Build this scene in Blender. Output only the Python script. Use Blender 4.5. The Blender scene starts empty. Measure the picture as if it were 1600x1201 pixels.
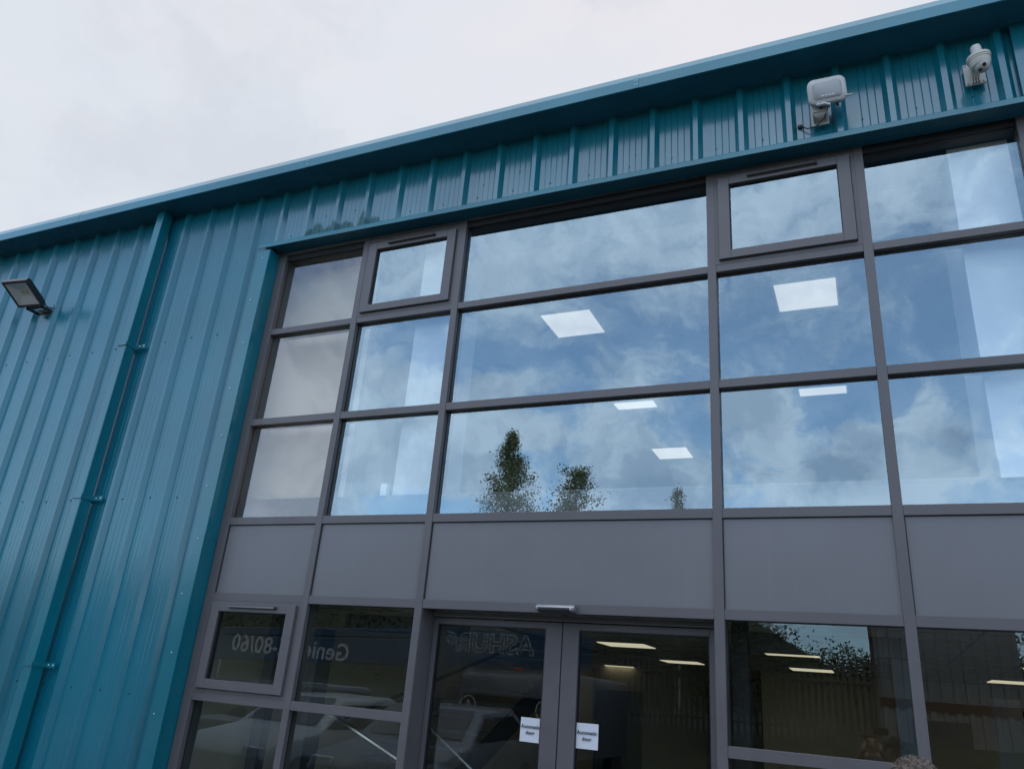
import bpy, bmesh, math, random
from mathutils import Vector, Matrix, Euler
from mathutils import noise as mnoise

random.seed(7)
SC = bpy.context.scene
COL = SC.collection
rad = math.radians

# ------------------------------------------------------------------ camera
cam_data = bpy.data.cameras.new("camera")
cam = bpy.data.objects.new("camera", cam_data)
COL.objects.link(cam)
cam.location = (0, -5.0, 1.6)
cam_data.sensor_width = 36.0
cam_data.lens = 36.0 * 1192.5 / 1600.0
cam_data.clip_start = 0.02
cam_data.clip_end = 3000
yaw, pitch, roll = rad(-25.6544), rad(21.8424), rad(4.8312)
Fv = Vector((math.sin(yaw) * math.cos(pitch), math.cos(yaw) * math.cos(pitch), math.sin(pitch)))
Rt = Vector((math.cos(yaw), -math.sin(yaw), 0))
Up = Rt.cross(Fv)
Rv = math.cos(roll) * Rt + math.sin(roll) * Up
Uv = -math.sin(roll) * Rt + math.cos(roll) * Up
cam.rotation_euler = Matrix((Rv, Uv, -Fv)).transposed().to_euler()
SC.camera = cam

# ------------------------------------------------------------------ world
SKY_STRENGTH = 0.15
world = bpy.data.worlds.new("World")
SC.world = world
world.use_nodes = True
W = world.node_tree
W.nodes.clear()


class NT:
    """small node-tree helper"""
    def __init__(self, t):
        self.t = t

    def n(self, typ, **kw):
        nd = self.t.nodes.new(typ)
        for k, v in kw.items():
            setattr(nd, k, v)
        return nd

    def put(self, sock, v):
        if isinstance(v, bpy.types.NodeSocket):
            self.t.links.new(v, sock)
        else:
            sock.default_value = v

    def math(self, op, a, b=0.0, c=None, clamp=False):
        nd = self.n('ShaderNodeMath', operation=op, use_clamp=clamp)
        self.put(nd.inputs[0], a)
        self.put(nd.inputs[1], b)
        if c is not None:
            self.put(nd.inputs[2], c)
        return nd.outputs[0]

    def vmath(self, op, a, b=None, out=0):
        nd = self.n('ShaderNodeVectorMath', operation=op)
        self.put(nd.inputs[0], a)
        if b is not None:
            if op == 'SCALE':
                self.put(nd.inputs['Scale'], b)
            else:
                self.put(nd.inputs[1], b)
        return nd.outputs['Value'] if op in ('LENGTH', 'DISTANCE', 'DOT_PRODUCT') else nd.outputs[0]

    def noise(self, vec, scale, detail=4, rough=0.5, dist=0.0, out='Fac'):
        nd = self.n('ShaderNodeTexNoise')
        self.put(nd.inputs['Vector'], vec)
        self.put(nd.inputs['Scale'], scale)
        nd.inputs['Detail'].default_value = detail
        nd.inputs['Roughness'].default_value = rough
        nd.inputs['Distortion'].default_value = dist
        return nd.outputs[out]

    def mapr(self, v, a, b, c=0.0, d=1.0, smooth=True):
        nd = self.n('ShaderNodeMapRange')
        nd.interpolation_type = 'SMOOTHSTEP' if smooth else 'LINEAR'
        self.put(nd.inputs[0], v)
        for i, x in enumerate((a, b, c, d)):
            self.put(nd.inputs[i + 1], x)
        return nd.outputs[0]

    def mix(self, f, a, b, mode='MIX'):
        nd = self.n('ShaderNodeMix', data_type='RGBA', blend_type=mode)
        self.put(nd.inputs[0], f)
        self.put(nd.inputs[6], a)
        self.put(nd.inputs[7], b)
        return nd.outputs[2]


def rgb(r, g, b):
    return (r, g, b, 1.0)


SUN_EL, SUN_AZ = 52.0, 20.0   # sun behind the building, veiled by thin cloud (az from +y towards +x)
w = NT(W)
tc = w.n('ShaderNodeTexCoord').outputs['Generated']
sky = w.n('ShaderNodeTexSky', sky_type='NISHITA')
sky.sun_disc = False
sky.sun_elevation = rad(SUN_EL)
sky.sun_rotation = rad(SUN_AZ)
sky.air_density = 1.0
sky.dust_density = 0.1
sky.ozone_density = 2.5
warp = w.vmath('SCALE', w.vmath('SUBTRACT', w.noise(tc, 7.0, 6, 0.6, out='Color'), (0.5, 0.5, 0.5)), 0.16)
dirw = w.vmath('ADD', tc, warp)


def blob(c, r, wt):
    d = w.vmath('DISTANCE', dirw, c)
    return w.mapr(d, 0.0, r, wt, 0.0)


def addall(L):
    s = L[0]
    for x in L[1:]:
        s = w.math('ADD', s, x)
    return s


# broken cloud as seen towards -y, by direction
cl = [
    blob((-0.621, -0.691, 0.369), 0.16, 0.75), blob((-0.653, -0.712, 0.259), 0.20, 0.80),
    blob((-0.55, -0.78, 0.31), 0.13, 0.62), blob((-0.492, -0.81, 0.32), 0.10, 0.5),
    blob((-0.382, -0.764, 0.52), 0.15, 0.62), blob((-0.224, -0.802, 0.56), 0.17, 0.62),
    blob((-0.05, -0.818, 0.574), 0.15, 0.70), blob((0.08, -0.80, 0.60), 0.13, 0.6),
    blob((-0.52, -0.70, 0.50), 0.12, 0.55),
    blob((-0.437, -0.846, 0.307), 0.14, 0.55), blob((-0.301, -0.915, 0.265), 0.10, 0.55),
    blob((-0.231, -0.939, 0.25), 0.10, 0.62), blob((-0.078, -0.961, 0.262), 0.09, 0.62),
    blob((0.006, -0.95, 0.315), 0.075, 0.62), blob((-0.005, -0.965, 0.26), 0.09, 0.5),
    blob((0.075, -0.937, 0.338), 0.055, 0.62), blob((0.10, -0.95, 0.27), 0.10, 0.62),
    blob((-0.25, -0.906, 0.35), 0.10, 0.42), blob((-0.104, -0.92, 0.375), 0.09, 0.40),
    blob((-0.88, -0.44, 0.22), 0.42, -0.75), blob((-0.60, -0.70, 0.33), 0.05, -0.35),
    blob((-0.36, -0.85, 0.39), 0.06, 0.35), blob((-0.19, -0.89, 0.415), 0.06, 0.35),
]
wisp_v = w.vmath('MULTIPLY', dirw, (2.2, 1.0, 5.0))
wisp = w.noise(wisp_v, 5.0, 8, 0.62)
fine = w.noise(dirw, 11.0, 10, 0.62)
dens = addall(cl)
sep0 = w.n('ShaderNodeSeparateXYZ')
w.put(sep0.inputs[0], tc)
amp = w.mapr(sep0.outputs[2], 0.34, 0.48, 1.9, 0.85)
dens = w.math('ADD', dens, w.math('MULTIPLY', w.math('SUBTRACT', fine, 0.5), amp))
dens = w.math('ADD', dens, w.math('MULTIPLY', w.math('SUBTRACT', wisp, 0.5), 1.7))
dens = w.math('ADD', dens, 0.10)
sepz = w.n('ShaderNodeSeparateXYZ')
w.put(sepz.inputs[0], tc)
low = w.mapr(sepz.outputs[2], 0.42, 0.30)
ccov = w.mapr(dens, w.mapr(low, 0.0, 1.0, 0.0, 0.02), w.mapr(low, 0.0, 1.0, 0.85, 0.52), w.mapr(low, 0.0, 1.0, 0.22, 0.34), 0.86)
sep = w.n('ShaderNodeSeparateXYZ')
w.put(sep.inputs[0], tc)
over = w.mapr(sep.outputs[1], -0.25, 0.25)                 # solid overcast over and behind the building
zen = w.mapr(sep.outputs[2], 0.60, 0.80)
cover = w.math('MAXIMUM', w.math('MAXIMUM', ccov, over), zen)
# grey cloud bases
gb = [blob((-0.62, -0.65, 0.45), 0.16, 0.55), blob((-0.005, -0.965, 0.283), 0.06, 0.9), blob((0.09, -0.948, 0.305), 0.05, 0.9),
      blob((-0.66, -0.70, 0.24), 0.16, 0.45), blob((-0.23, -0.95, 0.225), 0.08, 0.5),
      blob((-0.59, -0.68, 0.42), 0.07, 0.55)]
grey = w.math('MULTIPLY', w.math('ADD', addall(gb), w.mapr(w.noise(w.vmath('ADD', dirw, (0.03, 0.0, -0.035)), 11.0, 9, 0.62), 0.40, 0.64, 0.0, w.mapr(sep0.outputs[2], 0.34, 0.50, 0.66, 0.34))), w.math('SUBTRACT', 1.0, over), clamp=True)
CW = 0.86 / SKY_STRENGTH
white = rgb(CW * 2.20, CW * 2.32, CW * 2.62)
grc = rgb(CW * 1.08, CW * 1.26, CW * 1.62)
hi = w.mapr(sepz.outputs[2], 0.44, 0.66, 1.0, 1.15)
ccol = w.vmath('SCALE', w.mix(grey, white, grc), hi)
# the high overcast sheet: slight tonal drift from cool to pinkish white
ocn = w.mapr(w.noise(w.vmath('MULTIPLY', tc, (1.0, 1.0, 2.0)), 2.2, 5, 0.5), 0.35, 0.65)
ocol = w.mix(ocn, rgb(CW * 0.84, CW * 0.905, CW * 0.985), rgb(CW * 0.955, CW * 0.935, CW * 1.00))
ocol = w.mix(w.mapr(w.noise(w.vmath('MULTIPLY', dirw, (1.0, 1.0, 1.6)), 3.2, 8, 0.6), 0.42, 0.66, 0.0, 0.75), ocol, rgb(CW * 0.76, CW * 0.805, CW * 0.89))
ccol = w.mix(over, ccol, ocol)
blue = w.mix(1.0, sky.outputs[0], rgb(1.85, 2.25, 2.35), 'MULTIPLY')
skyc = w.mix(cover, blue, ccol)
bg = w.n('ShaderNodeBackground')
w.put(bg.inputs[0], skyc)
bg.inputs[1].default_value = SKY_STRENGTH
wo = w.n('ShaderNodeOutputWorld')
W.links.new(bg.outputs[0], wo.inputs[0])

# ------------------------------------------------------------------ sun
sun_d = bpy.data.lights.new("sun", 'SUN')
sun_d.energy = 2.0
sun_d.angle = rad(12)
sun_d.color = (1.0, 0.96, 0.9)
sun = bpy.data.objects.new("sun", sun_d)
COL.objects.link(sun)
sdir = Vector((math.sin(rad(SUN_AZ)) * math.cos(rad(SUN_EL)), math.cos(rad(SUN_AZ)) * math.cos(rad(SUN_EL)), math.sin(rad(SUN_EL))))
sun.rotation_euler = sdir.to_track_quat('Z', 'Y').to_euler()
sun.location = (6, 20, 30)

SC.view_settings.view_transform = 'Standard'
SC.view_settings.look = 'None'
SC.view_settings.gamma = 1
SC.view_settings.exposure = 0
SC.view_settings.use_curve_mapping = False
SC.cycles.max_bounces = 9
SC.cycles.transparent_max_bounces = 16
SC.cycles.caustics_reflective = False
SC.cycles.caustics_refractive = False
SC.cycles.sample_clamp_indirect = 6

# ------------------------------------------------------------------ materials
def mat(name, color, rough=0.5, metal=0.0, spec=0.5, coat=0.0, coat_rough=0.1, var=0.0, vscale=3.0, bump=0.0, bscale=40.0,
        emit=None, estr=0.0, streak=0.0):
    m = bpy.data.materials.new(name)
    m.use_nodes = True
    t = NT(m.node_tree)
    b = m.node_tree.nodes['Principled BSDF']
    b.inputs['Base Color'].default_value = rgb(*color)
    b.inputs['Roughness'].default_value = rough
    b.inputs['Metallic'].default_value = metal
    b.inputs['Specular IOR Level'].default_value = spec
    b.inputs['Coat Weight'].default_value = coat
    b.inputs['Coat Roughness'].default_value = coat_rough
    if var or bump or streak:
        g = t.n('ShaderNodeNewGeometry').outputs['Position']
        if var:
            nz = t.noise(g, vscale, 6, 0.6)
            f = t.mapr(nz, 0.3, 0.7)
            c = t.mix(f, rgb(*[x * (1 - var) for x in color]), rgb(*[min(1, x * (1 + var)) for x in color]))
            if streak:
                s = t.noise(t.vmath('MULTIPLY', g, (14.0, 14.0, 0.5)), 1.0, 5, 0.6)
                c = t.mix(t.mapr(s, 0.5, 0.8, 0.0, streak), c, rgb(0.25, 0.27, 0.27))
            t.put(b.inputs['Base Color'], c)
            t.put(b.inputs['Roughness'], t.mapr(t.noise(g, vscale * 4, 4), 0.3, 0.7, rough * 0.85, min(1, rough * 1.2)))
        if bump:
            bn = t.n('ShaderNodeBump')
            bn.inputs['Strength'].default_value = bump
            bn.inputs['Distance'].default_value = 0.01
            t.put(bn.inputs['Height'], t.noise(g, bscale, 5, 0.6))
            t.put(b.inputs['Normal'], bn.outputs[0])
            if coat:
                t.put(b.inputs['Coat Normal'], bn.outputs[0])
    if emit:
        b.inputs['Emission Color'].default_value = rgb(*emit)
        b.inputs['Emission Strength'].default_value = estr
    return m


def clad_mat(name, color, stain=False, coat=None):
    """coated steel sheet: deep teal with a fairly sharp gloss, faint oil-canning and rain streaks"""
    CL_COAT = coat or 0.22
    m = bpy.data.materials.new(name)
    m.use_nodes = True
    t = NT(m.node_tree)
    b = m.node_tree.nodes['Principled BSDF']
    g = t.n('ShaderNodeNewGeometry').outputs['Position']
    big = t.mapr(t.noise(g, 0.9, 4, 0.5), 0.3, 0.7)
    c = t.mix(big, rgb(*[x * 0.9 for x in color]), rgb(*[x * 1.12 for x in color]))
    s = t.noise(t.vmath('MULTIPLY', g, (26.0, 26.0, 0.7)), 1.0, 6, 0.65)
    c = t.mix(t.mapr(s, 0.52, 0.8, 0.0, 0.05), c, rgb(0.08, 0.24, 0.28))
    sp = t.noise(g, 55.0, 3, 0.5)
    c = t.mix(t.mapr(sp, 0.70, 0.76, 0.0, 0.30), c, rgb(0.02, 0.035, 0.045))
    if stain:
        sx = t.n('ShaderNodeSeparateXYZ')
        t.put(sx.inputs[0], g)
        X, Z = sx.outputs[0], sx.outputs[2]
        nz = t.math('MULTIPLY', t.math('SUBTRACT', t.noise(g, 16.0, 6, 0.7), 0.5), 0.16)
        hump = None
        for (cx, h, wd) in ((-4.60, 0.17, 0.12), (-4.40, 0.12, 0.20), (-4.24, 0.13, 0.10), (-4.06, 0.19, 0.07), (-3.95, 0.11, 0.15)):
            q = t.math('DIVIDE', t.math('SUBTRACT', X, cx), wd)
            e = t.math('MULTIPLY', t.math('MAXIMUM', t.math('SUBTRACT', 1.0, t.math('MULTIPLY', q, q)), 0.0), h)
            hump = e if hump is None else t.math('MAXIMUM', hump, e)
        top = t.math('ADD', t.math('ADD', t.math('MULTIPLY', hump, 1.05), 5.54), nz)
        msk = t.mapr(t.math('SUBTRACT', top, Z), -0.01, 0.06)
        xm = t.math('MULTIPLY', t.mapr(X, -4.75, -4.68), t.mapr(X, -3.75, -3.82))
        msk = t.math('MULTIPLY', t.math('MULTIPLY', msk, xm), 0.6)
        c = t.mix(msk, c, rgb(0.002, 0.060, 0.045))
        t.put(b.inputs['Roughness'], t.mapr(msk, 0.0, 1.0, 0.30, 0.6))
        t.put(b.inputs['Specular IOR Level'], t.mapr(msk, 0.0, 1.0, CL_SPEC, 0.3))
        t.put(b.inputs['Coat Weight'], t.mapr(msk, 0.0, 0.7, CL_COAT, CL_COAT * 0.15))
    else:
        b.inputs['Roughness'].default_value = 0.30
        b.inputs['Specular IOR Level'].default_value = CL_SPEC
        b.inputs['Coat Weight'].default_value = CL_COAT
    t.put(b.inputs['Base Color'], c)
    b.inputs['Coat IOR'].default_value = 2.15
    t.put(b.inputs['Coat Roughness'], t.math('ADD', t.mapr(s, 0.42, 0.66, 0.0, 0.05), t.mapr(t.noise(g, 3.0, 4), 0.3, 0.7, 0.11, 0.17)))
    bn = t.n('ShaderNodeBump')
    bn.inputs['Strength'].default_value = 0.12
    bn.inputs['Distance'].default_value = 0.01
    t.put(bn.inputs['Height'], t.noise(t.vmath('MULTIPLY', g, (6.0, 6.0, 1.4)), 1.0, 3, 0.4))
    t.put(b.inputs['Normal'], bn.outputs[0])
    t.put(b.inputs['Coat Normal'], bn.outputs[0])
    return m


CL_SPEC, CL_COAT = 0.35, 0.62
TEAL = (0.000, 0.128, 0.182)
M_clad = clad_mat("teal_sheet", TEAL)
M_clad_up = clad_mat("teal_sheet_band", (0.0000, 0.1254, 0.1716), stain=True, coat=0.55)
M_trim = clad_mat("teal_trim", (0.0006, 0.1325, 0.1766))
M_gutter = clad_mat("teal_gutter", (0.0210, 0.1610, 0.2170))
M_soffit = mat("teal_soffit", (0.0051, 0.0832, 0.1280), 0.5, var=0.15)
M_frame = mat("grey_frame", (0.1000, 0.0927, 0.0958), 0.40, spec=0.5, var=0.05, vscale=2.0, bump=0.04, bscale=160)
M_frame2 = mat("grey_sash", (0.0979, 0.0905, 0.0932), 0.38, spec=0.5, var=0.04, vscale=2.0, bump=0.04, bscale=160)
M_panel = mat("grey_panel", (0.1415, 0.1382, 0.1458), 0.34, spec=0.55, streak=0.07, var=0.06, vscale=0.8, bump=0.03, bscale=120)
M_gasket = mat("black_gasket", (0.012, 0.012, 0.015), 0.6)
M_dark = mat("dark_void", (0.02, 0.022, 0.028), 0.7)
M_white = mat("white_paint", (0.7568, 0.7656, 0.7568), 0.6, var=0.03)
M_cream = mat("cream_wall", (0.5456, 0.5208, 0.4588), 0.7, var=0.04, bump=0.02)
M_board2 = mat("column_grey", (0.52, 0.53, 0.53), 0.6, var=0.04)
M_board = mat("grey_board", (0.15, 0.155, 0.16), 0.6, var=0.04)
M_beige = mat("beige_wall", (0.6460, 0.6035, 0.4760), 0.7, var=0.05)
M_tile = mat("ceiling_tile", (0.55, 0.54, 0.50), 0.85, var=0.08, vscale=30.0)
M_floor = mat("floor_vinyl", (0.16, 0.16, 0.16), 0.5, var=0.1)
M_beam = mat("painted_steel", (0.06, 0.075, 0.09), 0.45)
M_bluedoor = mat("navy_door", (0.015, 0.03, 0.07), 0.4)
M_steel = mat("stainless_steel", (0.62, 0.62, 0.58), 0.25, metal=1.0)
M_galv = mat("galvanised", (0.3600, 0.3680, 0.3760), 0.4, metal=0.8, var=0.1)
M_plast = mat("grey_plastic", (0.4092, 0.4092, 0.4026), 0.45, var=0.03)
M_plast_d = mat("grey_plastic_lid", (0.2852, 0.2914, 0.2976), 0.35, var=0.03)
M_ivory = mat("ivory_plastic", (0.4620, 0.4480, 0.4060), 0.4, var=0.03, bump=0.02)
M_black = mat("black_plastic", (0.015, 0.015, 0.018), 0.35)
M_reflector = mat("reflector", (0.6400, 0.6320, 0.6080), 0.35, metal=0.15, var=0.05)
M_led = mat("led_chip", (0.55, 0.42, 0.16), 0.5)
M_paper = mat("paper", (0.6000, 0.6075, 0.6450), 0.7)
M_ink = mat("black_ink", (0.03, 0.03, 0.035), 0.8)
M_lamp = mat("lamp_diffuser_upper", (0.85, 0.85, 0.82), 0.6, emit=(1.0, 0.97, 0.88), estr=0.62)
M_lamp_g = mat("lamp_diffuser_lower", (0.85, 0.82, 0.72), 0.6, emit=(1.0, 0.90, 0.68), estr=0.75)
M_screw = mat("screw_head", (0.01, 0.06, 0.09), 0.3, spec=0.5)
M_screw_b = mat("rivet_bright", (0.6, 0.65, 0.68), 0.3, metal=0.7)
M_asph = mat("concrete_yard", (0.1400, 0.1379, 0.1316), 0.9, var=0.25, vscale=1.5, bump=0.5, bscale=60)
M_pave = mat("paving", (0.26, 0.25, 0.24), 0.85, var=0.15, vscale=3)
M_grass = mat("rough_grass", (0.0240, 0.0320, 0.0120), 0.95, var=0.4, vscale=1.2, bump=0.8, bscale=12)
M_bark = mat("birch_bark", (0.30, 0.28, 0.25), 0.85, var=0.5, vscale=9)
M_bark2 = mat("brown_bark", (0.08, 0.06, 0.045), 0.9, var=0.3, vscale=8)
M_boom = mat("lift_blue", (0.0400, 0.0960, 0.1760), 0.4, spec=0.5)
M_letter = mat("white_lettering", (0.70, 0.72, 0.73), 0.5)
M_van = mat("silver_van", (0.20, 0.215, 0.23), 0.3, metal=0.3, spec=0.6)
M_car = mat("white_car", (0.42, 0.44, 0.44), 0.25, spec=0.6)
M_tyre = mat("rubber", (0.02, 0.02, 0.02), 0.8)
M_yellow = mat("yellow_plate", (0.60, 0.50, 0.03), 0.5)
M_orange = mat("amber_lens", (0.7, 0.15, 0.02), 0.3)
M_shed = mat("shed_cladding", (0.28, 0.29, 0.30), 0.5, var=0.08, vscale=1.0)
M_red = mat("red_stripe", (0.0715, 0.0110, 0.0110), 0.5)
M_fence = mat("galvanised_fence", (0.1320, 0.1350, 0.1260), 0.6, metal=0.2, var=0.1)
M_skin = mat("skin", (0.4160, 0.2480, 0.1760), 0.5)
M_hair = mat("grey_brown_hair", (0.1200, 0.0920, 0.0720), 0.6, var=0.5, vscale=60)
M_jacket = mat("navy_jacket", (0.03, 0.04, 0.06), 0.8, var=0.15, vscale=9)
M_jacket2 = mat("olive_jacket", (0.09, 0.085, 0.07), 0.8, var=0.15, vscale=9)
M_trouser = mat("dark_trousers", (0.025, 0.027, 0.035), 0.85)
M_carglass = mat("car_glass", (0.02, 0.025, 0.03), 0.05, spec=0.8)


def leaf_mat(name, c1, c2):
    m = bpy.data.materials.new(name)
    m.use_nodes = True
    t = NT(m.node_tree)
    b = m.node_tree.nodes['Principled BSDF']
    g = t.n('ShaderNodeNewGeometry').outputs['Position']
    f = t.mapr(t.noise(g, 2.3, 5, 0.7), 0.32, 0.68)
    t.put(b.inputs['Base Color'], t.mix(f, rgb(*c1), rgb(*c2)))
    b.inputs['Roughness'].default_value = 0.6
    b.inputs['Specular IOR Level'].default_value = 0.3
    return m


M_leaf = leaf_mat("birch_leaf", (0.11, 0.145, 0.065), (0.26, 0.28, 0.13))
M_leaf2 = leaf_mat("wood_leaf", (0.022, 0.038, 0.014), (0.065, 0.080, 0.025))


def glass_mat(name, tint, refl, base, k, grit=0.0):
    """pane of glass: clear, tinted in transmission, with a mirror coating whose strength rises with Fresnel"""
    m = bpy.data.materials.new(name)
    m.use_nodes = True
    m.node_tree.nodes.clear()
    t = NT(m.node_tree)
    g = t.n('ShaderNodeNewGeometry').outputs['Position']
    bn = t.n('ShaderNodeBump')
    bn.inputs['Strength'].default_value = 0.012
    bn.inputs['Distance'].default_value = 0.02
    t.put(bn.inputs['Height'], t.noise(g, 2.6, 2, 0.4))
    tr = t.n('ShaderNodeBsdfTransparent')
    tr.inputs[0].default_value = rgb(*tint)
    gl = t.n('ShaderNodeBsdfGlossy')
    gl.inputs['Roughness'].default_value = 0.0
    gl.inputs['Color'].default_value = rgb(*refl)
    t.put(gl.inputs['Normal'], bn.outputs[0])
    fr = t.n('ShaderNodeFresnel')
    bf = t.n('ShaderNodeNewGeometry').outputs['Backfacing']
    t.put(fr.inputs[0], t.mapr(bf, 0.0, 1.0, 1.5, 1 / 1.5, smooth=False))
    fac = t.math('ADD', t.math('MULTIPLY', fr.outputs[0], k), base, clamp=True)
    if grit:
        s = t.mapr(t.noise(g, 30.0, 6, 0.8), 0.70, 0.80, 0.0, grit)
        df = t.n('ShaderNodeBsdfDiffuse')
        df.inputs[0].default_value = rgb(0.5, 0.5, 0.48)
        m0 = t.n('ShaderNodeMixShader')
        t.put(m0.inputs[0], s)
        t.put(m0.inputs[1], tr.outputs[0])
        t.put(m0.inputs[2], df.outputs[0])
        trs = m0.outputs[0]
    else:
        trs = tr.outputs[0]
    mx = t.n('ShaderNodeMixShader')
    t.put(mx.inputs[0], fac)
    t.put(mx.inputs[1], trs)
    t.put(mx.inputs[2], gl.outputs[0])
    o = t.n('ShaderNodeOutputMaterial')
    t.put(o.inputs[0], mx.outputs[0])
    return m


M_glass_up = glass_mat("solar_glass", (0.95, 0.97, 0.96), (0.68, 0.90, 1.0), 0.23, 1.0)
M_glass_up1 = glass_mat("solar_glass_pale", (0.97, 0.94, 0.86), (0.84, 0.88, 0.92), 0.115, 1.0)
M_glass_g = glass_mat("clear_glass", (0.72, 0.75, 0.70), (0.75, 0.85, 0.92), 0.05, 1.0, grit=0.02)

# ------------------------------------------------------------------ mesh helpers
class MB:
    def __init__(self):
        self.v, self.f, self.mi = [], [], []
        self.cur = 0

    def quad(self, *p):
        n = len(self.v)
        self.v += [tuple(q) for q in p]
        self.f.append(tuple(range(n, n + len(p))))
        self.mi.append(self.cur)

    def box(self, x0, x1, y0, y1, z0, z1, sh=0.0):
        """axis-aligned box; sh = slope of z along x"""
        n = len(self.v)
        for x in (x0, x1):
            for y in (y0, y1):
                for z in (z0, z1):
                    self.v.append((x, y, z + sh * x))
        for q in ((0, 1, 3, 2), (4, 6, 7, 5), (0, 4, 5, 1), (2, 3, 7, 6), (0, 2, 6, 4), (1, 5, 7, 3)):
            self.f.append(tuple(n + i for i in q))
            self.mi.append(self.cur)
        return self

    def extr(self, prof, x0, x1, sh=0.0, axis='x', close=True):
        """extrude a closed (y,z) profile along x, or a (x,y) profile along z"""
        n = len(self.v)
        m = len(prof)
        for e in (x0, x1):
            for a, b in prof:
                if axis == 'x':
                    self.v.append((e, a, b + sh * e))
                else:
                    self.v.append((a, b, e + sh * a))
        for i in range(m):
            j = (i + 1) % m
            if not close and j == 0:
                continue
            self.f.append((n + i, n + j, n + m + j, n + m + i))
            self.mi.append(self.cur)
        if close:
            self.f.append(tuple(n + i for i in range(m))[::-1])
            self.f.append(tuple(n + m + i for i in range(m)))
            self.mi += [self.cur, self.cur]
        return self

    def tube(self, pts, r, seg=8):
        pts = [Vector(p) for p in pts]
        rings = []
        for i, p in enumerate(pts):
            d = (pts[min(i + 1, len(pts) - 1)] - pts[max(i - 1, 0)]).normalized()
            a = d.orthogonal().normalized() if abs(d.z) > 0.95 else d.cross(Vector((0, 0, 1))).normalized()
            b = d.cross(a)
            rr = r[i] if isinstance(r, (list, tuple)) else r
            n = len(self.v)
            for k in range(seg):
                t = 2 * math.pi * k / seg
                q = p + (a * math.cos(t) + b * math.sin(t)) * rr
                self.v.append(tuple(q))
            rings.append(n)
        for i in range(len(pts) - 1):
            for k in range(seg):
                k2 = (k + 1) % seg
                self.f.append((rings[i] + k, rings[i] + k2, rings[i + 1] + k2, rings[i + 1] + k))
                self.mi.append(self.cur)
        for n, fl in ((rings[0], 1), (rings[-1], 0)):
            q = tuple(n + k for k in range(seg))
            self.f.append(q[::-1] if fl else q)
            self.mi.append(self.cur)
        return self

    def lathe(self, prof, seg=20, M=None):
        """prof: list of (r, z) ; revolve about z then transform"""
        n = len(self.v)
        M = M or Matrix.Identity(4)
        for (r, z) in prof:
            for k in range(seg):
                t = 2 * math.pi * k / seg
                self.v.append(tuple(M @ Vector((r * math.cos(t), r * math.sin(t), z))))
        for i in range(len(prof) - 1):
            for k in range(seg):
                k2 = (k + 1) % seg
                self.f.append((n + i * seg + k, n + i * seg + k2, n + (i + 1) * seg + k2, n + (i + 1) * seg + k))
                self.mi.append(self.cur)
        self.f.append(tuple(n + k for k in range(seg))[::-1])
        m = n + (len(prof) - 1) * seg
        self.f.append(tuple(m + k for k in range(seg)))
        self.mi += [self.cur, self.cur]
        return self

    def xform(self, M, start=0):
        for i in range(start, len(self.v)):
            self.v[i] = tuple(M @ Vector(self.v[i]))
        return self

    def build(self, name, m, parent=None, bevel=0.0, smooth=False, seg=2, loc=None):
        me = bpy.data.meshes.new(name)
        me.from_pydata(self.v, [], self.f)
        for mm in (m if isinstance(m, (list, tuple)) else [m]):
            me.materials.append(mm)
        for p, i in zip(me.polygons, self.mi):
            p.material_index = i
        bm = bmesh.new()
        bm.from_mesh(me)
        bmesh.ops.recalc_face_normals(bm, faces=bm.faces)
        if bevel:
            bmesh.ops.bevel(bm, geom=[e for e in bm.edges if len(e.link_faces) == 2 and e.calc_face_angle(0) > 0.6],
                            offset=bevel, segments=seg, profile=0.5, affect='EDGES', clamp_overlap=True)
        bm.to_mesh(me)
        bm.free()
        if smooth:
            for p in me.polygons:
                p.use_smooth = True
            me.set_sharp_from_angle(angle=rad(35))
        me.update()
        o = bpy.data.objects.new(name, me)
        COL.objects.link(o)
        if parent:
            o.parent = parent
        return o


def bx(name, m, parent, x0, x1, y0, y1, z0, z1, sh=0.0, bevel=0.0):
    return MB().box(x0, x1, y0, y1, z0, z1, sh).build(name, m, parent, bevel)


def empty(name, label, cat, loc=(0, 0, 0), rot=(0, 0, 0), group=None):
    o = bpy.data.objects.new(name, None)
    o.empty_display_size = 0.2
    COL.objects.link(o)
    o.location = loc
    o.rotation_euler = rot
    o['label'] = label
    o['category'] = cat
    if group:
        o['group'] = group
    return o


def tag(o, label, cat, group=None):
    o['label'] = label
    o['category'] = cat
    if group:
        o['group'] = group
    return o


def struct(o):
    o['kind'] = 'structure'
    return o


def text_mesh(name, s, size, m, parent, M, extrude=0.002, align='CENTER', offset=0.0, spacing=1.0):
    cu = bpy.data.curves.new(name, 'FONT')
    cu.body = s
    cu.size = size
    cu.align_x = align
    cu.extrude = extrude
    cu.offset = offset
    cu.space_character = spacing
    cu.resolution_u = 3
    tmp = bpy.data.objects.new(name + "_tmp", cu)
    COL.objects.link(tmp)
    dg = bpy.context.evaluated_depsgraph_get()
    me = bpy.data.meshes.new_from_object(tmp.evaluated_get(dg))
    bpy.data.objects.remove(tmp)
    bpy.data.curves.remove(cu)
    me.transform(M)
    me.materials.clear()
    me.materials.append(m)
    me.name = name
    o = bpy.data.objects.new(name, me)
    COL.objects.link(o)
    o.parent = parent
    return o


FACE_OUT = Matrix.Rotation(rad(90), 4, 'X')                                   # text upright, facing -y
FACE_IN = Matrix.Rotation(rad(180), 4, 'Z') @ Matrix.Rotation(rad(90), 4, 'X')  # text upright, facing +y

GZ = -0.10            # ground level (the camera is 1.7 m above it)

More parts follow.
